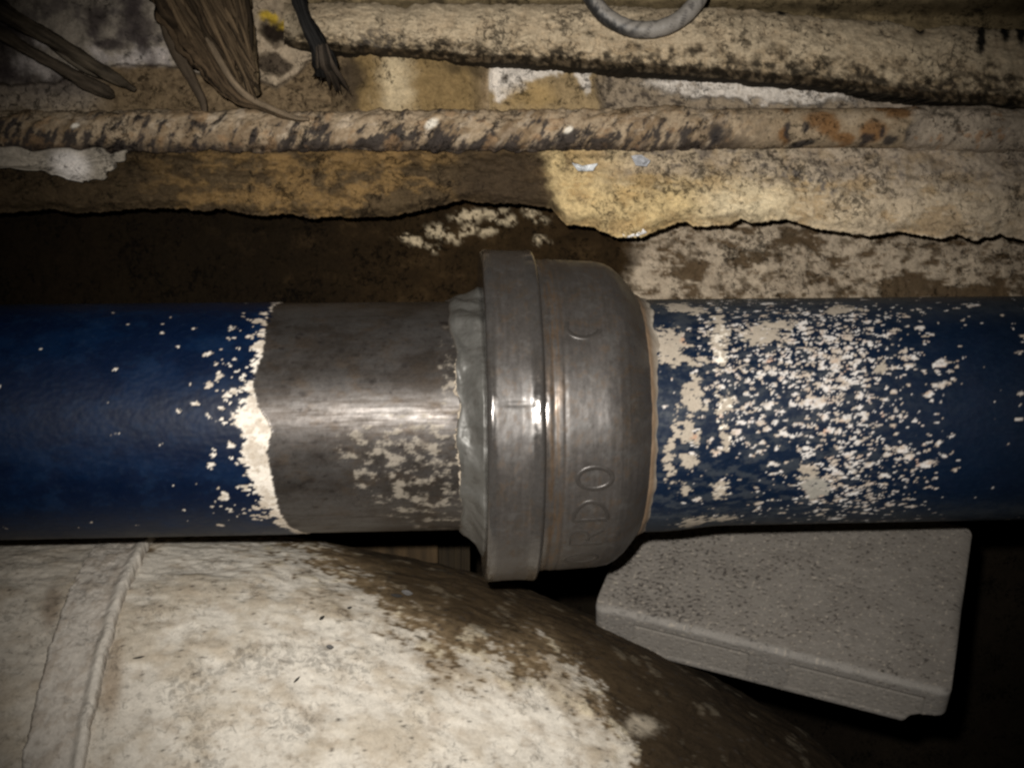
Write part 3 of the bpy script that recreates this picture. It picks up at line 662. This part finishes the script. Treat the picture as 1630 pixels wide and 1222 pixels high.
def residue_line():
    # pale crust along the toe of the weld, only on the side of the pipe that faces out
    th = np.linspace(-0.75, 0.62, 260); v = np.linspace(0, 1, 12)
    Vv, TH = np.meshgrid(v, th, indexing='ij'); A = -TH * 200
    xl = 726 + 6 * fbm(A / 75, A * 0, 1, 111) + 1.5 * fbm(A / 30, A * 0, 1, 112) - 12 * np.clip(np.sin(TH), 0, 1) + 4 * np.clip(-np.sin(TH), 0, 1)
    wd = 2 + 5 * sst(-0.2, 0.4, fbm(A / 18, A * 0 + 7, 3, 121)) * (1 - sst(0.3, 0.62, np.abs(TH + 0.05)))
    X = xl + 3 - wd * (1 - Vv)
    Rp = 181.5 + 2.4 * np.sin(Vv * math.pi) + 0.6 * fbm(X / 5, A / 5, 3, 122)
    Rp = np.where((Vv < 0.01) | (Vv > 0.99), 180.5, Rp)
    c = const(X.shape, (0.33, 0.275, 0.21)) * (1 + 0.4 * fbm(X / 8, A / 10, 3, 123))[..., None]
    add_grid('scale_crust', ring_pts(X, TH, Rp), c, 0.85, 0, M_crust, pipeline)
residue_line()

def weld_right():
    v = np.linspace(0, 1, 30); th = theta_grid(300)
    Vv, TH = np.meshgrid(v, th, indexing='ij'); A = -TH * 190
    x1 = 1026 + 5 * fbm(A / 45, A * 0, 2, 131) + 2 * np.sin(TH)
    X = 1003 + (x1 - 1003) * Vv
    Rp = 192 - 9 * sst(0, 0.75, Vv) + 1.2 * np.sin(Vv * math.pi) + 0.8 * fbm(X / 14, A / 22, 2, 132) - 5 * sst(0.85, 1, Vv) + 4 * np.clip(-np.sin(TH), 0, 1)
    n1 = fbm(X / 8, A / 26, 4, 133)
    col = const(X.shape, (0.16, 0.13, 0.098)); col = mix(col, (1 - sst(0.25, 0.55, Vv)) * 0.8, (0.11, 0.065, 0.032)); col = mix(col, sst(0.55, 0.85, Vv) * sst(-0.3, 0.3, n1), (0.24, 0.21, 0.17))
    o = add_grid('weld_bead', ring_pts(X, TH, Rp), col, 0.7, 0.05, M_weld, pipeline, wrap=True)
    o['label'] = 'narrow rust and tan bead where coupling meets chipped pipe'
weld_right()

def letter(strokes, th0, xc, h=25.0, wdt=17.0, rad=2.3):
    """raised cast letter: strokes in letter units (x right, y up), text runs up the curve of the coupling"""
    for st in strokes:
        st = np.array(st, float)
        d = np.concatenate([[0], np.cumsum(np.hypot(*np.diff(st, axis=0).T))]); tt = np.linspace(0, d[-1], max(8, int(d[-1] * 16)))
        lx = np.interp(tt, d, st[:, 0]); ly = np.interp(tt, d, st[:, 1])
        yield xc - ly * h, th0 + lx * wdt / 245.0
def arc(cx, cy, rx, ry, a0, a1, n=22):
    a = np.radians(np.linspace(a0, a1, n)); return list(zip(cx + rx * np.cos(a), cy + ry * np.sin(a)))
GLY = {'O': [arc(0, 0, 1, 1, 0, 360)],
       'D': [[(-1, -1), (-1, 1)] + arc(-1, 0, 2, 1, 90, -90)],
       'R': [[(-1, -1), (-1, 1)] + arc(0.1, 0.45, 0.8, 0.55, 90, -90) + [(-0.4, -0.1), (0.0, -0.1), (0.9, -1)]],
       'U': [arc(-0.2, 0, 1.1, 1.0, 255, 105) + [(0.3, 0.9)]]}
def build_letters():
    k = 8; out = []
    spec = [('O', -61.5, 908), ('R', -46.5, 911), ('D', -33.8, 914), ('O', -20.8, 918), ('U', 33, 906)]
    for ch, deg, xc in spec:
        Vs = []; Fs = []; base = 0
        for X, TH in letter(GLY[ch], math.radians(deg), xc, rad=2):
            n = len(X); body = np.interp(X, [850, 876, 950, 964], [248, 247.5, 244, 241])
            dX = np.gradient(X); dA = np.gradient(TH) * 245; ln = np.hypot(dX, dA) + 1e-6; nx, na = -dA / ln, dX / ln
            for j in range(k):
                a = math.pi * j / (k - 1); off = 3.6 * math.cos(a); hgt = 1.1 * math.sin(a) - 0.6
                Vs.append(ring_pts(X + nx * off, TH + na * off / 245, body + hgt))
            f = grid_faces(k, n); Fs.append(f + base); base += k * n
        V = np.vstack(Vs); F_ = np.vstack(Fs)
        c = np.ones((len(V), 3)) * np.array([0.047, 0.041, 0.036])
        out.append(add_mesh('raised_letter', V, F_, c, np.ones((len(V), 2)) * np.array([0.35, 0.45]), M_steel, coupling))
    return out
build_letters()
put_under(pipeline)

# ================================================================== LAGGED ELBOW
M_cement = mat('cement_lagging', 0.24, 420, 0.22, 330, specks=0.4, spec=0.12)
EW = 0.155                                        # elbow axis behind the pipe axis plane
ER, EB = 0.27, 0.68                              # tube radius, bend radius
ETOP = PW(230, 847, EW)                           # crown of the straight run
EAX = ETOP - np.array([0, 0, ER])
EL = np.array([math.cos(YAW), math.sin(YAW), 0.0]); EUP = np.array([0, 0, 1.0])
def elbow_pts(S, TH, R):
    """S: run along the axis in metres (0 where the bend begins), TH around (0 toward lens, up positive)"""
    s = np.asarray(S); ph = np.clip(s / EB, 0, math.pi / 2)
    lin = np.minimum(s, 0); drop = np.maximum(s - EB * math.pi / 2, 0)
    cx = lin + EB * np.sin(ph); cz = -EB * (1 - np.cos(ph)) - drop
    rad = np.stack([np.sin(ph), np.cos(ph)], -1)          # outward in the bend plane (x, z)
    P = EAX + cx[..., None] * EL + cz[..., None] * EUP
    return P + R[..., None] * (np.cos(TH)[..., None] * (-N) + np.sin(TH)[..., None] * (rad[..., :1] * EL + rad[..., 1:] * EUP))

def elbow_hit(px, py):
    """where the sight line through a photo pixel meets the elbow"""
    S1 = np.linspace(-0.5, 0.85, 520); T1 = np.linspace(-0.3, 1.6, 400)
    S, TH = np.meshgrid(S1, T1, indexing='ij'); P = elbow_pts(S, TH, np.full(S.shape, ER + 0.001)); X, Y = proj(P)
    d = (X - px) ** 2 + (Y - py) ** 2 + 1e5 * (P[..., 1] > 1.2)
    i = np.unravel_index(np.argmin(d), d.shape); return P[i], S[i], TH[i]
elbow = empty('lagged_pipe_elbow', tuple(elbow_pts(np.array(EB * math.pi / 2), np.array(0.0), np.array(0.0))))
tag(elbow, 'fat cement lagged pipe elbow, off white with brown grime, under the blue pipe', 'pipe elbow')
def build_elbow():
    S1 = np.concatenate([np.linspace(-0.75, -0.36, 30), np.linspace(-0.355, 0.85, 640), np.linspace(0.855, 1.06, 20)])
    th = np.concatenate([np.linspace(-0.55, 1.9, 460), np.linspace(1.95, 2 * math.pi - 0.6, 60)])
    S, TH = np.meshgrid(S1, th, indexing='ij')
    P0 = elbow_pts(S, TH, np.full(S.shape, ER)); X, Y = proj(P0)
    vis = (np.cos(TH) > -0.6)
    a = S * 2100 * (1 + ER / EB * np.clip(np.sin(TH), 0, 1) * (S > 0)); b = TH * ER * 2100                           # arc lengths in photo pixels
    n1 = fbm(a / 70, b / 60, 5, 141); n2 = fbm(a / 15, b / 13, 4, 142); n3 = fbm(a / 220, b / 180, 4, 143); n4 = fbm(a / 5, b / 5, 3, 144)
    col = const(S.shape, (0.52, 0.475, 0.405)); col = mix(col, sst(-0.2, 0.5, n3 + .4 * n1), (0.44, 0.39, 0.315)); col = mix(col, sst(0.0, 0.5, n1) * 0.45, (0.36, 0.305, 0.235))
    col = mix(col, sst(0.05, 0.6, fbm(a / 40, b / 34, 5, 147)) * 0.55, (0.27, 0.215, 0.155)); col = mix(col, sst(0.40, 0.7, n2) * 0.5, (0.20, 0.155, 0.11))
    rg = random.Random(9); items = []
    for k in range(80):
        r = min(7, 0.6 + rg.expovariate(1 / 0.9) * rg.choice([0.5, 1, 1.8])); items.append((rg.uniform(-500, 1500), rg.uniform(0, 760), r * rg.uniform(0.8, 1.8), r, rg.uniform(-60, 60)))
    pa = S * 2100 + 5 * fbm(a / 10, b / 10, 3, 148); pb = b + 5 * fbm(a / 10, b / 10, 3, 149)
    sp = spatter(S1 * 2100, th * ER * 2100, items, pa, pb, 0.6); col = mix(col, sp * 0.6, (0.12, 0.09, 0.065))
    left = 1 - sst(60, 300, X + 60 * n3); col = mix(col, left * 0.55, (0.29, 0.25, 0.20)); st_ = sst(0.0, 0.6, n3 + 0.5 * n1); col = mix(col, st_ * 0.35, (0.30, 0.24, 0.17))  # left: light falloff painted as a darker tone; st_: brown stains
    # grime: over the crown and down the outer side of the bend
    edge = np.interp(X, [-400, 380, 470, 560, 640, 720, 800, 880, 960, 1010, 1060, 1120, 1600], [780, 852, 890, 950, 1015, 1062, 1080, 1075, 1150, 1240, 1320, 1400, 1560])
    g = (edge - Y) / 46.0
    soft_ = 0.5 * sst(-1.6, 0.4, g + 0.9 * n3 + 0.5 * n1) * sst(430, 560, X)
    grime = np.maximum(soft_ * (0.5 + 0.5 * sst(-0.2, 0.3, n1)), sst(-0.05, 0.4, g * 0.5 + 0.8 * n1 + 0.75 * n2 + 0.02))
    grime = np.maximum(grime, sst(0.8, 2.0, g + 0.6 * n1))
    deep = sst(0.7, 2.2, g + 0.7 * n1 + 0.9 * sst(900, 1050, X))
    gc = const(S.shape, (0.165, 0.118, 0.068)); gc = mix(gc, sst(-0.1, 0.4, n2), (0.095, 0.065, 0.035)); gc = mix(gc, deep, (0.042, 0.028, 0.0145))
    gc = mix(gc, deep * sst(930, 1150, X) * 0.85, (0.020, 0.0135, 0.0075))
    pale = sst(0.16, 0.34, fbm(a / 60, b / 60, 5, 145) - 0.16 * sst(0.4, 1.6, g)) * (1 - 0.85 * sst(0.8, 2.2, g))
    gc = mix(gc, pale * 0.9, (0.44, 0.375, 0.27))
    col = col * (1 - grime[..., None]) + gc * grime[..., None]
    col = mix(col, blob(X + 14 * n2, Y + 14 * n1, 1025, 1150, 26, 18, 0, .5) * 0.8, (0.34, 0.29, 0.22))
    col = mix(col, blob(X, Y + 10 * n1, 178, 1080, 16, 62, 6, 0.6) * 0.65, (0.20, 0.14, 0.085)); col = mix(col, blob(X, Y, 205, 900, 9, 26, 15, 0.6) * 0.6, (0.16, 0.11, 0.06))
    col = mix(col, blob(X, Y, 82, 965, 14, 34, 10, 0.6) * 0.7, (0.15, 0.11, 0.075))
    blk = sst(0.66, 0.76, fbm(a / 14, b / 12, 3, 146) + 0.15 * grime + 0.2 * n3); col = mix(col, blk * 0.8, (0.035, 0.028, 0.022))
    R = ER + 0.0035 * n3 + 0.0005 * n1 + 0.00035 * n2 + 0.0003 * n4 - 0.0007 * grime + 0.0006 * pale * grime
    add_grid('lagging', elbow_pts(S, TH, R), col, np.clip(0.8 + 0.1 * n1, 0.5, 1), 0, M_cement, elbow, wrap=True, caps=True)
    # raised joint band round the straight run
    v = np.linspace(0, 1, 60); Vv, TB = np.meshgrid(v, th, indexing='ij')
    bb = TB * ER * 2100
    S0 = elbow_hit(84, 1000)[1] + 0.003 * fbm(bb / 40, bb * 0, 4, 151); S2 = elbow_hit(182, 1000)[1] + 0.0016 * fbm(bb / 50, bb * 0 + 3, 4, 152)
    Sb = S0 + (S2 - S0) * Vv; aa = Sb * 2100
    n1 = fbm(aa / 30, bb / 34, 4, 153); n2 = fbm(aa / 10, bb / 10, 4, 154)
    h = 0.0040 * sst(0, 0.10, Vv) + 0.0045 * sst(0.78, 0.92, Vv); h = h * (1 - sst(0.965, 1.0, Vv)) - 0.004 * (sst(0.03, 0, Vv) + sst(0.97, 1, Vv))
    Rb = ER + h + 0.0010 * n1 + 0.0004 * n2
    c = const(Sb.shape, (0.40, 0.36, 0.31)); c = mix(c, sst(-0.1, 0.4, n1), (0.33, 0.285, 0.235)); c = mix(c, sst(0.2, 0.5, n2) * 0.5, (0.22, 0.185, 0.15)); c = mix(c, sst(0.78, 0.9, Vv) * 0.7, (0.50, 0.455, 0.39))
    c = mix(c, (sst(0.09, 0.0, Vv) + sst(0.97, 1.0, Vv)) * sst(-0.3, 0.3, n1) * 0.7, (0.16, 0.11, 0.07))
    add_grid('joint_band', elbow_pts(Sb, TB, Rb), c, 0.85, 0, M_cement, elbow, wrap=True)
build_elbow()
put_under(elbow)

# ------------------------------------------------------------------ grit and splinters lying on the elbow
M_grit = mat('charred_wood', 0.3, 900, 0.3, 600, spec=0.2)
for i, (px, py, ln, ang, wd, lab) in enumerate([
        (218, 1045, 19, -25, 3.0, 'thin black splinter lying alone on the pale lagging beside the joint band'),
        (515, 985, 13, -65, 5.5, 'stubby black splinter at the upper edge of the pale lagging'),
        (475, 1082, 15, -60, 3.2, 'slim dark splinter in the middle of the pale lagging'),
        (628, 948, 20, -20, 6.0, 'dark chip in the brown grime below the bare steel pipe'),
        (648, 944, 18, 10, 8.5, 'bluish grey chip in the brown grime below the bare steel pipe'),
        (522, 1030, 12, 0, 7.0, 'small grey stone chip pressed into the pale lagging'),
        (553, 967, 9, -50, 4.0, 'tiny black crumb between the pale lagging and the brown grime')]):
    p, s, t = elbow_hit(px, py); nrm = elbow_pts(np.array(s), np.array(t), np.array(ER + 0.01)) - elbow_pts(np.array(s), np.array(t), np.array(ER)); nrm /= np.linalg.norm(nrm)
    dr = np.array([math.cos(math.radians(ang)), 0, -math.sin(math.radians(ang))]); dr = dr - nrm * (dr @ nrm); dr /= np.linalg.norm(dr)
    sc = p[1] / F; pts = [p + dr * sc * ln * k + nrm * (0.0004 + 0.001 * abs(k)) for k in (-0.5, -0.2, 0.15, 0.5)]
    c = (0.02, 0.018, 0.016) if 'grey' not in lab else (0.075, 0.07, 0.066)
    o = tube('splinter', pts, np.array([0.25, 0.9, 1.0, 0.2]) * wd * 0.5 * sc, M_grit, c, seg=8, sub=5, flat=0.5, seed=i)
    tag(o, lab, 'splinter', 'splinters on the elbow')

# ================================================================== CONCRETE BLOCK
def build_block():
    x, y, z, a, b, c, L, W, Th = 0.0661, 1.0299, -0.1798, 0.6507, 0.1858, -0.3131, 0.2797, 0.1849, 0.047
    ca, sa, cb, sb, cc, sc = math.cos(a), math.sin(a), math.cos(b), math.sin(b), math.cos(c), math.sin(c)
    Rx = np.array([[1, 0, 0], [0, ca, -sa], [0, sa, ca]]); Ry = np.array([[cb, 0, sb], [0, 1, 0], [-sb, 0, cb]]); Rz = np.array([[cc, -sc, 0], [sc, cc, 0], [0, 0, 1]])
    R = Rz @ Ry @ Rx; o0 = np.array([x, y, z])
    # rounded box as a loop round the section (y, z), swept along x
    def loop(r, n=9):
        pts = []
        for (cy_, cz_, a0) in [(r, -r, 180), (W - r, -r, 90), (W - r, -Th + r, 0), (r, -Th + r, -90)]:
            for q in np.linspace(0, 90, n): 
                t = math.radians(a0 - q); pts.append((cy_ + r * math.cos(t), cz_ + r * math.sin(t)))
        return np.array(pts)
    base = loop(0.0042); 
    seg = []
    for i in range(len(base)):
        p, q = base[i], base[(i + 1) % len(base)]; n = max(1, int(np.hypot(*(q - p)) / 0.0011))
        for k in range(n): seg.append(p + (q - p) * k / n)
    prof = np.array(seg); cen = np.array([W / 2, -Th / 2])
    us = np.concatenate([[0, 0, 0.0012, 0.003, 0.006], np.arange(0.0072, L - 0.0072, 0.0011), [L - 0.006, L - 0.003, L - 0.0012, L, L]])
    inset = np.concatenate([[1, 0.006, 0.0035, 0.0015, 0.0004], np.zeros(len(us) - 10), [0.0004, 0.0015, 0.0035, 0.006, 1]])
    rows = []
    for u, ins in zip(us, inset):
        if ins == 1: q = np.tile(cen, (len(prof), 1))
        else:
            d = prof - cen; ln = np.linalg.norm(d, axis=1)[:, None]; q = prof - d / ln * ins
        rows.append(np.concatenate([np.full((len(q), 1), u), q], 1))
    P = np.stack(rows); U, Wd, Z = P[..., 0], P[..., 1], P[..., 2]
    topf = sst(-0.003, -0.001, Z); front = sst(0.003, 0.0005, Wd) * (1 - topf)
    pu = U * 2000; pv = (Wd - Z) * 2000
    n1 = fbm(pu / 60, pv / 60, 4, 161); n2 = fbm(pu / 9, pv / 9, 4, 162); n3 = fbm(pu / 6.5, pv / 6.5, 2, 163)
    pit = sst(0.28, 0.48, n3 * 0.8 + n2 * 0.35 + 0.30 * n1 - 0.22 * sst(0.04, 0.2, U)) * topf
    pit2 = sst(0.50, 0.62, n3) * front
    # shallow moulded recesses along the front side
    rec = np.zeros_like(U)
    for (u0, u1) in [(0.034, 0.128), (0.160, 0.262)]:
        rec = np.maximum(rec, sst(u0 - .001, u0 + .001, U) * (1 - sst(u1 - .001, u1 + .001, U)) * sst(-0.0115, -0.0135, Z) * sst(-Th + 0.006, -Th + 0.008, Z))
    groove = np.zeros_like(U)
    for (u0, u1) in [(0.034, 0.128), (0.160, 0.262)]:
        zl = -0.0125 - 0.0004 * n2
        groove = np.maximum(groove, sst(u0, u0 + .001, U) * (1 - sst(u1 - .001, u1, U)) * (1 - sst(0.0006, 0.0014, np.abs(Z - zl))))
        for ue in (u0, u1): groove = np.maximum(groove, 0.25 * (1 - sst(0.0006, 0.0014, np.abs(U - ue))) * sst(-0.0115, -0.0130, Z) * sst(-Th + 0.005, -Th + 0.010, Z))
    groove = groove * front
    rec = rec * front
    dU, dW, dZ = np.zeros_like(U), np.zeros_like(U), np.zeros_like(U)
    dZ = dZ - topf * (0.0013 * pit - 0.0002 * n2 - 0.0006 * n1)
    dW = dW + front * (0.0008 * rec + 0.0015 * groove + 0.0006 * pit2 - 0.00012 * n2)
    # chipped lower right corner
    chip = blob(U, Z, L, -Th, 0.022, 0.014, 0, 0.4) * sst(0.03, 0.0, Wd); dW = dW + 0.010 * chip; dZ = dZ + 0.012 * chip * (1 + n2); dU = dU - 0.006 * chip
    chip2 = blob(U, Wd, 0, 0, 0.012, 0.010, 0, .5); dZ = dZ - 0.003 * chip2
    edge = blob(Wd, Z, 0.001, -0.001, 0.004, 0.004, 0, .5); dZ = dZ - 0.0014 * edge * sst(0, .5, fbm(pu / 30, pv * 0, 4, 166))
    P = np.stack([U + dU, Wd + dW, Z + dZ], -1) @ R.T + o0
    col = const(U.shape, (0.140, 0.125, 0.108)); col = mix(col, sst(-0.2, 0.4, n1) * 0.5, (0.110, 0.097, 0.083)); col = mix(col, (1 - topf) * 0.8, (0.145, 0.132, 0.117))
    col = mix(col, sst(0.15, 0.5, n2) * 0.35, (0.105, 0.088, 0.07)); col = mix(col, pit * 0.8, (0.020, 0.017, 0.015)); col = mix(col, pit2 * 0.5, (0.05, 0.044, 0.038))
    col = mix(col, edge * 0.5, (0.20, 0.186, 0.168)); col = mix(col, sst(0.62, 0.7, fbm(pu / 7, pv / 7, 2, 168)) * 0.5, (0.30, 0.26, 0.21)); col = mix(col, groove * 0.8, (0.03, 0.026, 0.022))
    col = mix(col, rec * 0.25, (0.20, 0.178, 0.15))
    M = mat('pitted_concrete', 0.2, 600, 0.2, 500, spec=0.08)
    o = add_grid('concrete_block', P, col, 0.9, 0, M, wrap=True)
    tag(o, 'grey pitted concrete block wedged between the chipped blue pipe and the elbow', 'block')
build_block()

# ================================================================== PLANK BEHIND THE ELBOW
def build_plank():
    M = mat('old_wood', 0.25, 700, 0.4, 300, spec=0.2)
    def board(name, x0, x1, ytop, w, th, colr, lab, seed):
        a = PW(x0, ytop, w); b = PW(x1, ytop, w); nU, nZ = 60, 160
        u = np.linspace(0, 1, nU); z = np.linspace(a[2], -1.12, nZ)
        Z, U = np.meshgrid(z, u, indexing='ij')
        base = a[None, None, :] * (1 - U[..., None]) + b[None, None, :] * U[..., None]; base[..., 2] = Z
        nn = fbm(U * 14, Z * 5, 4, seed)
        fr = base + N * (0.0015 * nn)[..., None]; bk = base[:, ::-1] + N * th
        P = np.concatenate([fr, bk], 1)
        P = np.concatenate([np.broadcast_to(P[:1].mean(1, keepdims=True), P[:1].shape), P, np.broadcast_to(P[-1:].mean(1, keepdims=True), P[-1:].shape)], 0)
        nn2 = np.concatenate([nn, nn[:, ::-1]], 1); nn2 = np.concatenate([nn2[:1], nn2, nn2[-1:]], 0)
        col = np.asarray(colr)[None, None] * np.clip(1 + 0.9 * nn2, 0.4, 1.8)[..., None]
        o = add_grid(name, P, col, 0.85, 0, M, wrap=True); tag(o, lab, 'plank')
    board('wooden_plank', 470, 697, 742, 0.42, 0.03, (0.038, 0.024, 0.011), 'brown plank standing behind the elbow, its edge showing under the steel pipe', 171)
    board('wooden_plank', 690, 748, 742, 0.47, 0.03, (0.02, 0.0135, 0.0065), 'darker narrow plank standing half behind the brown plank', 172)
build_plank()

# ================================================================== ROOTS, STRAP, RING
M_root = mat('dry_root', 0.3, 900, 0.5, 500, spec=0.15)
def pts_px(lst): return np.array([PW(x, y, w) for x, y, w in lst])
PXM = (D0 + 0.15) / F
tag(tube('dry_root', pts_px([(-70, -40, .15), (-10, 8, .15), (55, 48, .15), (110, 80, .152), (155, 108, .155), (190, 128, .16), (213, 142, .178)]), np.array([13, 13, 11, 10, 9.5, 7.5, 4]) * PXM, M_root, (0.085, 0.066, 0.045), seed=2, seg=24, sub=16, ridg=0.45, colvar=0.7),
    'long dry root running down the stained plaster, ending highest of the pair', 'root', 'dry roots on the plaster')
tag(tube('dry_root', pts_px([(-80, 0, .16), (-10, 45, .16), (45, 80, .16), (95, 108, .16), (130, 128, .165), (160, 142, .17), (178, 152, .182)]), np.array([10, 10, 9, 9, 10, 11, 6]) * PXM, M_root, (0.080, 0.061, 0.042), seed=5, seg=24, sub=16, ridg=0.45, colvar=0.7),
    'shorter dry root with a blunt end below the longer root', 'root', 'dry roots on the plaster')
tag(tube('dry_root', pts_px([(60, 50, .158), (95, 82, .158), (125, 104, .162), (152, 118, .17), (165, 124, .185)]), np.array([5, 6, 6, 5, 3]) * PXM, M_root, (0.13, 0.105, 0.075), seed=6),
    'thin dry rootlet bridging the two larger roots', 'root', 'dry roots on the plaster')

bundle = empty('root_bundle', tuple(PW(330, 60, .15)))
tag(bundle, 'thick matted bundle of brown roots hanging in front of the broken plaster', 'roots')
def bt(name, l, r, c, seed, **k): tube(name, pts_px(l), np.array(r) * PXM, M_root, c, parent=bundle, seed=seed, **k)
bt('root_body', [(268, -60, .12), (285, -5, .12), (312, 50, .12), (340, 95, .122), (362, 130, .125), (385, 155, .125), (415, 168, .128), (450, 183, .122), (485, 191, .120)], [40, 37, 30, 24, 18, 11, 6, 4.5, 3], (0.068, 0.045, 0.025), 11, seg=90, sub=24, ridg=0.5, flat=0.5, colvar=0.9, af=6)
bt('root_lobe', [(345, -50, .135), (362, 10, .135), (378, 60, .135), (390, 105, .138), (400, 135, .142), (408, 152, .15)], [28, 30, 24, 17, 12, 6], (0.100, 0.070, 0.038), 12, seg=80, sub=24, ridg=0.5, flat=0.5, colvar=0.9, af=6)
bt('root_tail', [(262, 20, .128), (280, 75, .135), (296, 110, .142), (312, 140, .15), (322, 160, .152), (326, 180, .150)], [14, 12, 9, 7, 6, 4], (0.075, 0.055, 0.036), 13)
rr = random.Random(4)
for i in range(54):
    x0 = 232 + i * 2.9 + rr.uniform(-6, 6); w0 = 0.098 + 0.016 * abs(i - 22) / 28
    e = rr.uniform(90, 160); sl = 0.62 + rr.uniform(-0.12, 0.1); x1 = x0 + sl * (e + 50)
    x1 = min(x1, 405 + rr.uniform(-10, 4)) if i > 18 else x1
    l = [(x0, -50, w0)] + [(x0 + (x1 - x0) * t + rr.uniform(-5, 5), -50 + (e + 50) * t, w0 + 0.004 * rr.uniform(-1, 1) + 0.016 * t * t) for t in (0.3, 0.55, 0.8, 1.0)]
    s = rr.uniform(0.25, 0.85)
    bt('strand', l, np.array([4.5, 5, 4.5, 3.5, 1.8]) * s, tuple(np.array((0.11, 0.075, 0.042)) * rr.uniform(0.2, 1.25)), 20 + i, seg=8, sub=6)
bt('strand', [(330, 60, .108), (352, 100, .108), (372, 132, .112), (398, 156, .115), (430, 172, .118), (466, 186, .115), (492, 190, .115)], [4, 5, 5, 5, 4.5, 4, 2.5], (0.17, 0.125, 0.08), 60, seg=10)
put_under(bundle)

strap = empty('frayed_strap', tuple(PW(515, 60, .10)))
tag(strap, 'black frayed strap hanging over the left end of the plaster ledge', 'strap')
def st(name, l, r, c, seed, **k): tube(name, pts_px(l), np.array(r) * PXM, M_root, c, parent=strap, seed=seed, **k)
st('strap_band', [(466, -50, .085), (474, -5, .085), (487, 35, .085), (503, 68, .088), (514, 95, .095), (520, 118, .112)], [10, 10, 10, 11, 15, 17], (0.010, 0.009, 0.008), 31, seg=50, sub=18, flat=0.4, ridg=0.5, rough=0.8, af=5, colvar=0.9)
for i in range(24):
    q = (i * 0.618) % 1.0; x1 = 496 + 62 * q + rr.uniform(-4, 4); y1 = 112 + 52 * (0.3 + 0.7 * q) * rr.uniform(0.35, 1.05)
    st('frayed_thread', [(503 + 16 * q, 70, .088), (506 + 22 * q, 100, .092), ((506 + 22 * q + x1) / 2 + 2, (100 + y1) / 2 + 2, .118), (x1, y1, .155)], np.array([3.5, 5, 4.5, 1.0]) * rr.uniform(0.35, 0.95), tuple(np.array((0.028, 0.021, 0.015)) * rr.uniform(0.3, 2.0)), 40 + i, seg=8, sub=6)
put_under(strap)

def build_ring():
    M = mat('painted_iron', 0.2, 800, 0.3, 300, spec=0.4)
    n, k = 220, 28; ph = np.linspace(0, 2 * math.pi, n, endpoint=False); th = np.linspace(0, 2 * math.pi, k, endpoint=False)
    PH, TH = np.meshgrid(ph, th, indexing='ij')
    cx, cy, rx, ry, w0 = 1027, -52, 98, 100, 0.089
    n1 = fbm(np.cos(PH) * 5, np.sin(PH) * 5 + TH * 0.3, 3, 181)
    tr = (13.5 + 1.0 * n1) 
    X = cx + (rx + tr * np.cos(TH)) * np.cos(PH); Y = cy + (ry + tr * np.cos(TH)) * np.sin(PH)
    P = PW(X, Y, w0) - N * (tr * np.sin(TH) * PXM)[..., None]
    n2 = fbm(np.cos(PH) * 9 + np.cos(TH), np.sin(PH) * 9 + np.sin(TH), 4, 183)
    col = const(X.shape, (0.25, 0.225, 0.195)); col = mix(col, sst(-0.1, 0.4, n2) * 0.7, (0.13, 0.115, 0.10))
    col = mix(col, sst(0.0, 0.5, np.cos(TH) + 0.5 * n2 - 0.1) * sst(80, 115, np.degrees(PH)) * (1 - sst(160, 200, np.degrees(PH))), (0.02, 0.019, 0.018))
    col = mix(col, sst(0.2, 0.4, n2) * 0.7, (0.06, 0.055, 0.05))
    # closed both ways
    i = np.arange(n)[:, None]; j = np.arange(k)[None, :]
    f = np.stack([i * k + j, ((i + 1) % n) * k + j, ((i + 1) % n) * k + (j + 1) % k, i * k + (j + 1) % k], -1).reshape(-1, 4)
    o = add_mesh('iron_ring', P.reshape(-1, 3), f, col.reshape(-1, 3), np.tile([0.55, 0.0], (n * k, 1)), M)
    tag(o, 'grey iron ring hanging against the cream plaster ledge', 'ring')
build_ring()
